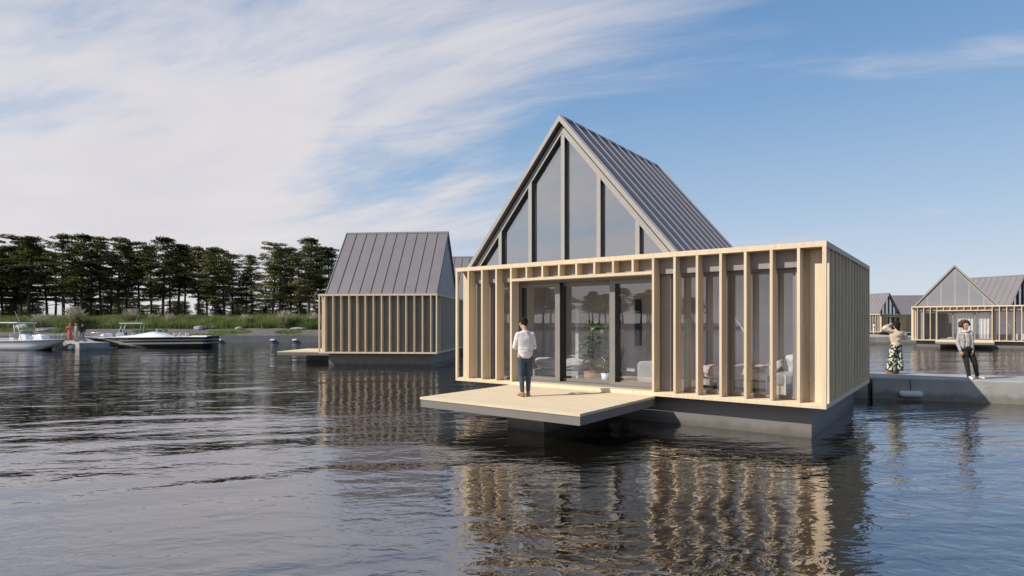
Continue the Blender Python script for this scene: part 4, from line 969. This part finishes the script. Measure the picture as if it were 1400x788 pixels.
# ------------------------------------------------------------------ pines
def make_pine(seed, hgt=16.0, bare=.34, spread=3.2, pads=46, lowdead=True):
    rn = random.Random(seed); e = empty('pine_tree')
    tr = MB(); pts = []; x = y = 0
    for i in range(9):
        a = i/8; pts.append(V((x, y, hgt*.96*a))); x += rn.uniform(-.16,.16); y += rn.uniform(-.16,.16)
    rs = [.27*(1-.85*i/8) for i in range(9)]; rs[0] = .34
    tr.tube(pts, rs, 9)
    def at(z):
        f = max(0, min(7.999, z/(hgt*.96)*8)); i = int(f); return pts[i].lerp(pts[i+1], f-i)
    cr = MB()
    for k in range(pads):
        f = (k+rn.random())/pads; z = hgt*(bare + (1.0-bare)*f**.92)
        env = spread*(1-.66*f**2.4)*(.75+.35*math.sin(f*7+seed)) ; a = k*2.4+rn.uniform(-.6,.6); rad = env*rn.uniform(.35,1.0) if f < .95 else rn.uniform(0,.5)
        c0 = at(z); c = c0 + V((math.cos(a)*rad, math.sin(a)*rad, rad*.10+rn.uniform(-.1,.25)))
        tr.tube([at(z-.35), (at(z-.2)+c)/2+V((0,0,-.12)), c], [.07*(1.3-f),.05*(1.2-f),.02], 5, caps=False)
        rx = rn.uniform(.9,1.7)*(1.15-.42*f); rz = rn.uniform(.24,.52); nq = int(185*rx)
        for q in range(nq):
            th = rn.uniform(0, 6.283); rr = math.sqrt(rn.random())*rx*(1+.25*math.sin(th*3+k)); zz = rz*(1-(rr/rx/1.25)**2)*rn.uniform(-.7,1.0)
            p = c + V((math.cos(th)*rr, math.sin(th)*rr, zz + rn.gauss(0,.04)))
            ax = V((rn.uniform(-1,1), rn.uniform(-1,1), rn.uniform(-.15,.55))).normalized(); sd = ax.cross(V((rn.uniform(-.4,.4), rn.uniform(-.4,.4), 1))).normalized()
            l = rn.uniform(.20,.36); w = rn.uniform(.06,.12)
            cr.add([p-ax*l*.5-sd*w*.4, p-ax*l*.5+sd*w*.4, p+ax*l*.5+sd*w, p+ax*l*.5-sd*w], [(0,1,2,3)])
    if lowdead:
        for k in range(5):
            z = hgt*rn.uniform(.12,bare); a = rn.uniform(0,6.28); l = rn.uniform(.5,1.4); c0 = at(z)
            tr.tube([c0, c0+V((math.cos(a)*l, math.sin(a)*l, rn.uniform(-.2,.25)))], [.04,.012], 5)
    tr.build('trunk', M['bark'], e, smooth=True); cr.build('crown', M['needles'], e, fix=False)
    return e
protos = [make_pine(11, 16, .33, 4.3, 46), make_pine(23, 16, .28, 4.6, 47), make_pine(37, 16, .38, 4.0, 42), make_pine(52, 16, .25, 4.4, 50)]
young = make_pine(71, 7, .06, 2.4, 30, False)
PG = 'pines on the far bank'
def set_pine(o, x, y, z, s, rz, label, wide=1.0, group=PG):
    o.location = (x, y, z); o.rotation_euler.z = rz; o.scale = (s*wide, s*wide, s); tag(o, label, 'pine tree', group)
front = [  # column of the trunk, distance, row of the tip, prototype, label
 (19,97,337,1,'dark pine at the far left edge of the row, lower than its round topped neighbour'),
 (38,92,321,2,'tall pine with a separate rounded top rising alone left of the gap in the row'),
 (66,98,342,3,'lower dark pine filling the gap right of the lone rounded top'),
 (87,92,320,0,'first of the twin tall pines beside the gap, above the coral dressed person'),
 (114,90,320,1,'tall pine with a pale sunlit trunk above the largest pale grass tuft'),
 (138,95,322,2,'tall pine just right of the pale trunked one, left of the speedboat hardtop neighbour'),
 (163,94,324,0,'pine with a broad flat top over the bow of the black speedboat'),
 (190,96,331,3,'pine of the dip in the tree line, above the middle of the boats'),
 (224,92,324,1,'tall pine whose pointed top breaks the tree line above the black speedboat cockpit'),
 (243,97,332,2,'slim pine just right of the pointed top above the black speedboat'),
 (271,95,337,0,'pine rising above the stern of the black speedboat'),
 (293,93,338,1,'pine with pale limbs above the lone white fender beside the black speedboat'),
 (308,98,342,3,'pine at the right end of the dense row, left of the bright gap'),
 (337,100,372,2,'low pine standing in the bright gap of the row'),
 (372,94,332,3,'full pine with a wide skirt just right of the bright gap'),
 (397,97,338,0,'pine between the wide skirted one and the tallest one near the closed finned house'),
 (424,92,325,1,'tallest pine near the closed finned house, pale bent trunk'),
 (452,95,337,2,'pine partly hidden by the grey roof of the closed finned house'),
]
used = set(); rn = random.Random(99)
def get(i):
    if i not in used: used.add(i); return protos[i]
    return copy_tree(protos[i])
for u, Y, vt, pi_, lab in front:
    p = gp(u, Y); zb = 2.15; hh = vz(vt, Y) - zb
    set_pine(get(pi_), p.x, p.y, zb, hh/16.0, rn.uniform(0,6.28), lab, rn.uniform(.95,1.12)*(16/hh)**.3)
REAR = 'dark pine of the rear rows, half hidden behind the taller pines of the bank'
for k, u in enumerate((4,27,76,101,125,152,175,205,233,252,283,318,345,385,410,440,478)):
    Y = rn.uniform(101,114); p = gp(u, Y); vt = {337:1}.get(u, rn.uniform(334,350)); hh = vz(vt, Y)-2.15
    set_pine(copy_tree(protos[rn.randrange(4)]), p.x, p.y, 2.15, hh/16, rn.uniform(0,6.28), REAR, rn.uniform(.9,1.1), 'rear row pines of the far bank')
YL = 'small bushy pine far behind, seen low between the bare trunks'
for k, u in enumerate((8,24,46,108,122,133,147,166,182,196,213,234,250,276,300,322,330,346,360,384,412,436)):
    Y = rn.uniform(118,150); p = gp(u, Y); o = young if k == 0 else copy_tree(young); vt = rn.uniform(404,418); hh = vz(vt, Y)-2.0
    set_pine(o, p.x, p.y, 2.0, hh/7, rn.uniform(0,6.28), YL, rn.uniform(1.0,1.5), 'low pines behind the bare trunks')
# the wood goes on along the bay to the left; it shows only as the reflection in the glass doors
for k in range(76):
    d = 105 + (SH_LEN-105)*(k+rn.random()*.8)/76; p, nr = shore_pt(d); q = rn.uniform(20,38); p = p+nr*q
    set_pine(copy_tree(protos[rn.randrange(4)]), p.x, p.y, 2.15, rn.uniform(.72,1.05), rn.uniform(0,6.28), 'pine of the left shore, a dark reflection in the nearest house glass', 1.7, 'pines mirrored in the glass')

# ------------------------------------------------------------------ grasses, rocks
def reed_band():
    rn = random.Random(4); b = MB()
    for k in range(62000):
        x = rn.uniform(-86, -6); f = rn.random()**1.3; edge = 79.9 + 2.1*mnoise.noise(V((x*.11, 0, 0))) + 1.0*mnoise.noise(V((x*.5, 4, 0)))
        y = edge + f*9.5; z = prof_z(y-70) - .1; h = rn.uniform(1.0,1.75)*(1+.3*mnoise.noise(V((x*.35, y*.3, 8)))) * (.6+.4*min(1, f*5+.1))
        a = rn.uniform(0, 6.28); w = rn.uniform(.02,.045); lx, ly = rn.gauss(0,.16), rn.gauss(0,.14)
        dx, dy = math.cos(a)*w, math.sin(a)*w
        b.v += [(x-dx,y-dy,z),(x+dx,y+dy,z),(x+lx*.4+dx*.8,y+ly*.4+dy*.8,z+h*.6),(x+lx*.4-dx*.8,y+ly*.4-dy*.8,z+h*.6),(x+lx,y+ly,z+h)]
        i = len(b.v)-5; b.f += [(i,i+1,i+2,i+3),(i+3,i+2,i+4)]; b.m += [0,0]
    # patches creeping down the gravel
    for (u, Y, rx, ry, n) in ((275,71.6,2.8,.8,900),(395,74.5,1.6,1.1,700),(315,75,2.6,1.4,900),(205,76,2.2,1.5,800),(25,77,2.5,1.6,900),(84,76,1.4,1.3,700),(404,71.2,2.4,.35,260),(300,71.4,2.2,.5,300)):
        c = gp(u, Y)
        for k in range(n):
            a = rn.uniform(0,6.28); r = math.sqrt(rn.random()); x = c.x+math.cos(a)*r*rx; y = c.y+math.sin(a)*r*ry; z = prof_z(y-70)-.05; h = rn.uniform(.35,.95)*(1.1-r*.6)*(.5 if Y < 73 else 1)
            w = rn.uniform(.015,.035); lx, ly = rn.gauss(0,.14), rn.gauss(0,.14); dx, dy = math.cos(a)*w, math.sin(a)*w
            b.add([(x-dx,y-dy,z),(x+dx,y+dy,z),(x+lx,y+ly,z+h)], [(0,1,2)])
    tag(b.build('reed_grass', M['grass'], fix=False), 'dense band of green reed grass along the far bank', 'grass', kind='stuff')
reed_band()
def tuft(seed):
    rn = random.Random(seed); e = empty('pampas_grass'); b = MB(); pl = MB()
    for k in range(330):
        a = rn.uniform(0,6.28); l = rn.uniform(.8,1.7); tip = rn.uniform(.25,1.15); w = rn.uniform(.012,.022); d = V((math.cos(a), math.sin(a), 0)); sd = V((-d.y, d.x, 0))
        r0 = rn.uniform(0,.22); p = [d*r0, d*(r0+tip*.3)+V((0,0,l*.6)), d*(r0+tip*.75)+V((0,0,l*.85)), d*(r0+tip*1.15)+V((0,0,l*.72))]
        b.add([p[0]-sd*w,p[0]+sd*w,p[1]+sd*w,p[1]-sd*w,p[2]+sd*w*.7,p[2]-sd*w*.7,p[3]], [(0,1,2,3),(3,2,4,5),(5,4,6)])
    for k in range(90):
        a = rn.uniform(0,6.28); l = rn.uniform(1.3,2.15); tip = rn.uniform(.1,.95); d = V((math.cos(a), math.sin(a), 0)); base = d*.1; top = d*tip+V((0,0,l))
        m_ = base.lerp(top,.7)+V((0,0,.08)); sd = V((-d.y, d.x, 0)); w = .05
        pl.add([m_-sd*.008, m_+sd*.008, base+sd*.008, base-sd*.008], [(0,1,2,3)])
        for s_ in (sd, V((d.x,d.y,.2))): pl.add([m_, m_.lerp(top,.4)+s_*w, top+d*.06, m_.lerp(top,.4)-s_*w], [(0,1,2,3)])
    b.build('blades', M['tuft'], e, fix=False); pl.build('plumes', M['plume'], e, fix=False); return e
tufts = [tuft(1), tuft(2)]; first = [True, True]
for i, (u, Y, s, lab) in enumerate(((54,76.5,1.15,'feathery pale grass tuft right of the white boat at the left edge'),(103,80,1.55,'largest pale plumed grass tuft, above the three people on the left pier'),
    (181,83,1.3,'pale plumed grass tuft above the hardtop of the boat behind the speedboat'),(231,82,1.0,'low pale grass tuft above the cockpit of the black speedboat'),(335,82,.95,'pale grass tuft above the gap between the quay fenders and the black boat'),
    (390,81,1.25,'broad pale grass tuft near the middle of the bank left of the closed finned house'),(430,82,1.05,'pale grass tuft touching the corner of the closed finned house'),(210,84,.9,'small pale grass tuft in the reeds left of the low one'))):
    k = i % 2; o = tufts[k] if first[k] else copy_tree(tufts[k]); first[k] = False
    p = gp(u, Y); o.location = (p.x, p.y, prof_z(Y-70)-.05); o.scale = (s*1.1, s*1.1, s); o.rotation_euler.z = i*1.3; tag(o, lab, 'grass tuft', 'pale grass tufts on the bank')
def rock(seed):
    bm = bmesh.new(); bmesh.ops.create_icosphere(bm, subdivisions=3, radius=.5)
    for v in bm.verts:
        c = v.co; n = mnoise.noise(c*2.2+V((seed*3.1,0,0)))*.22 + mnoise.noise(c*5+V((0,seed,0)))*.07; v.co = c*(1+n); v.co.z *= .62
    me = bpy.data.meshes.new('rock'); bm.to_mesh(me); bm.free(); me.materials.append(M['rock']); o = bpy.data.objects.new('rock', me); col.objects.link(o); return o
for i, (u, Y, sx, sz, lab) in enumerate(((31,79,1.9,1.9,'pale upright rock beside the windscreen of the left boat'),(69,77,3.0,1.3,'broad flat rock slab right of the feathery grass tuft'),(272,79,1.5,1.3,'larger of the paired pale rocks above the stern of the black speedboat'),
    (279,80,1.1,1.2,'smaller of the paired pale rocks above the stern of the black speedboat'),(294,80.5,2.0,1.0,'low wide rock at the reed edge right of the paired rocks'),(327,78.5,1.3,1.1,'single grey rock on the gravel above the second quay fender'),
    (357,82,1.4,1.0,'grey rock at the foot of the reeds in the middle of the bank'),(405,79,1.6,.8,'left of two flat rocks on the gravel near the closed finned house'),(412,79.2,1.2,.7,'right of two flat rocks on the gravel near the closed finned house'),(211,81,1.3,1.3,'grey rock between grass clumps above the cockpit of the black speedboat'))):
    o = rock(i+1); p = gp(u, Y); o.location = (p.x, p.y, prof_z(Y-70)+.1*sz); o.scale = (sx, sx*.8, sz); o.rotation_euler.z = i*.9; tag(o, lab, 'rock', 'rocks on the gravel bank')

# ------------------------------------------------------------------ render settings
scene.render.engine = 'CYCLES'
scene.cycles.max_bounces = 14; scene.cycles.transparent_max_bounces = 14; scene.cycles.glossy_bounces = 5; scene.cycles.diffuse_bounces = 9
scene.cycles.caustics_reflective = False; scene.cycles.caustics_refractive = False
scene.view_settings.view_transform = 'Standard'; scene.view_settings.look = 'None'; scene.view_settings.exposure = 0; scene.view_settings.gamma = 1
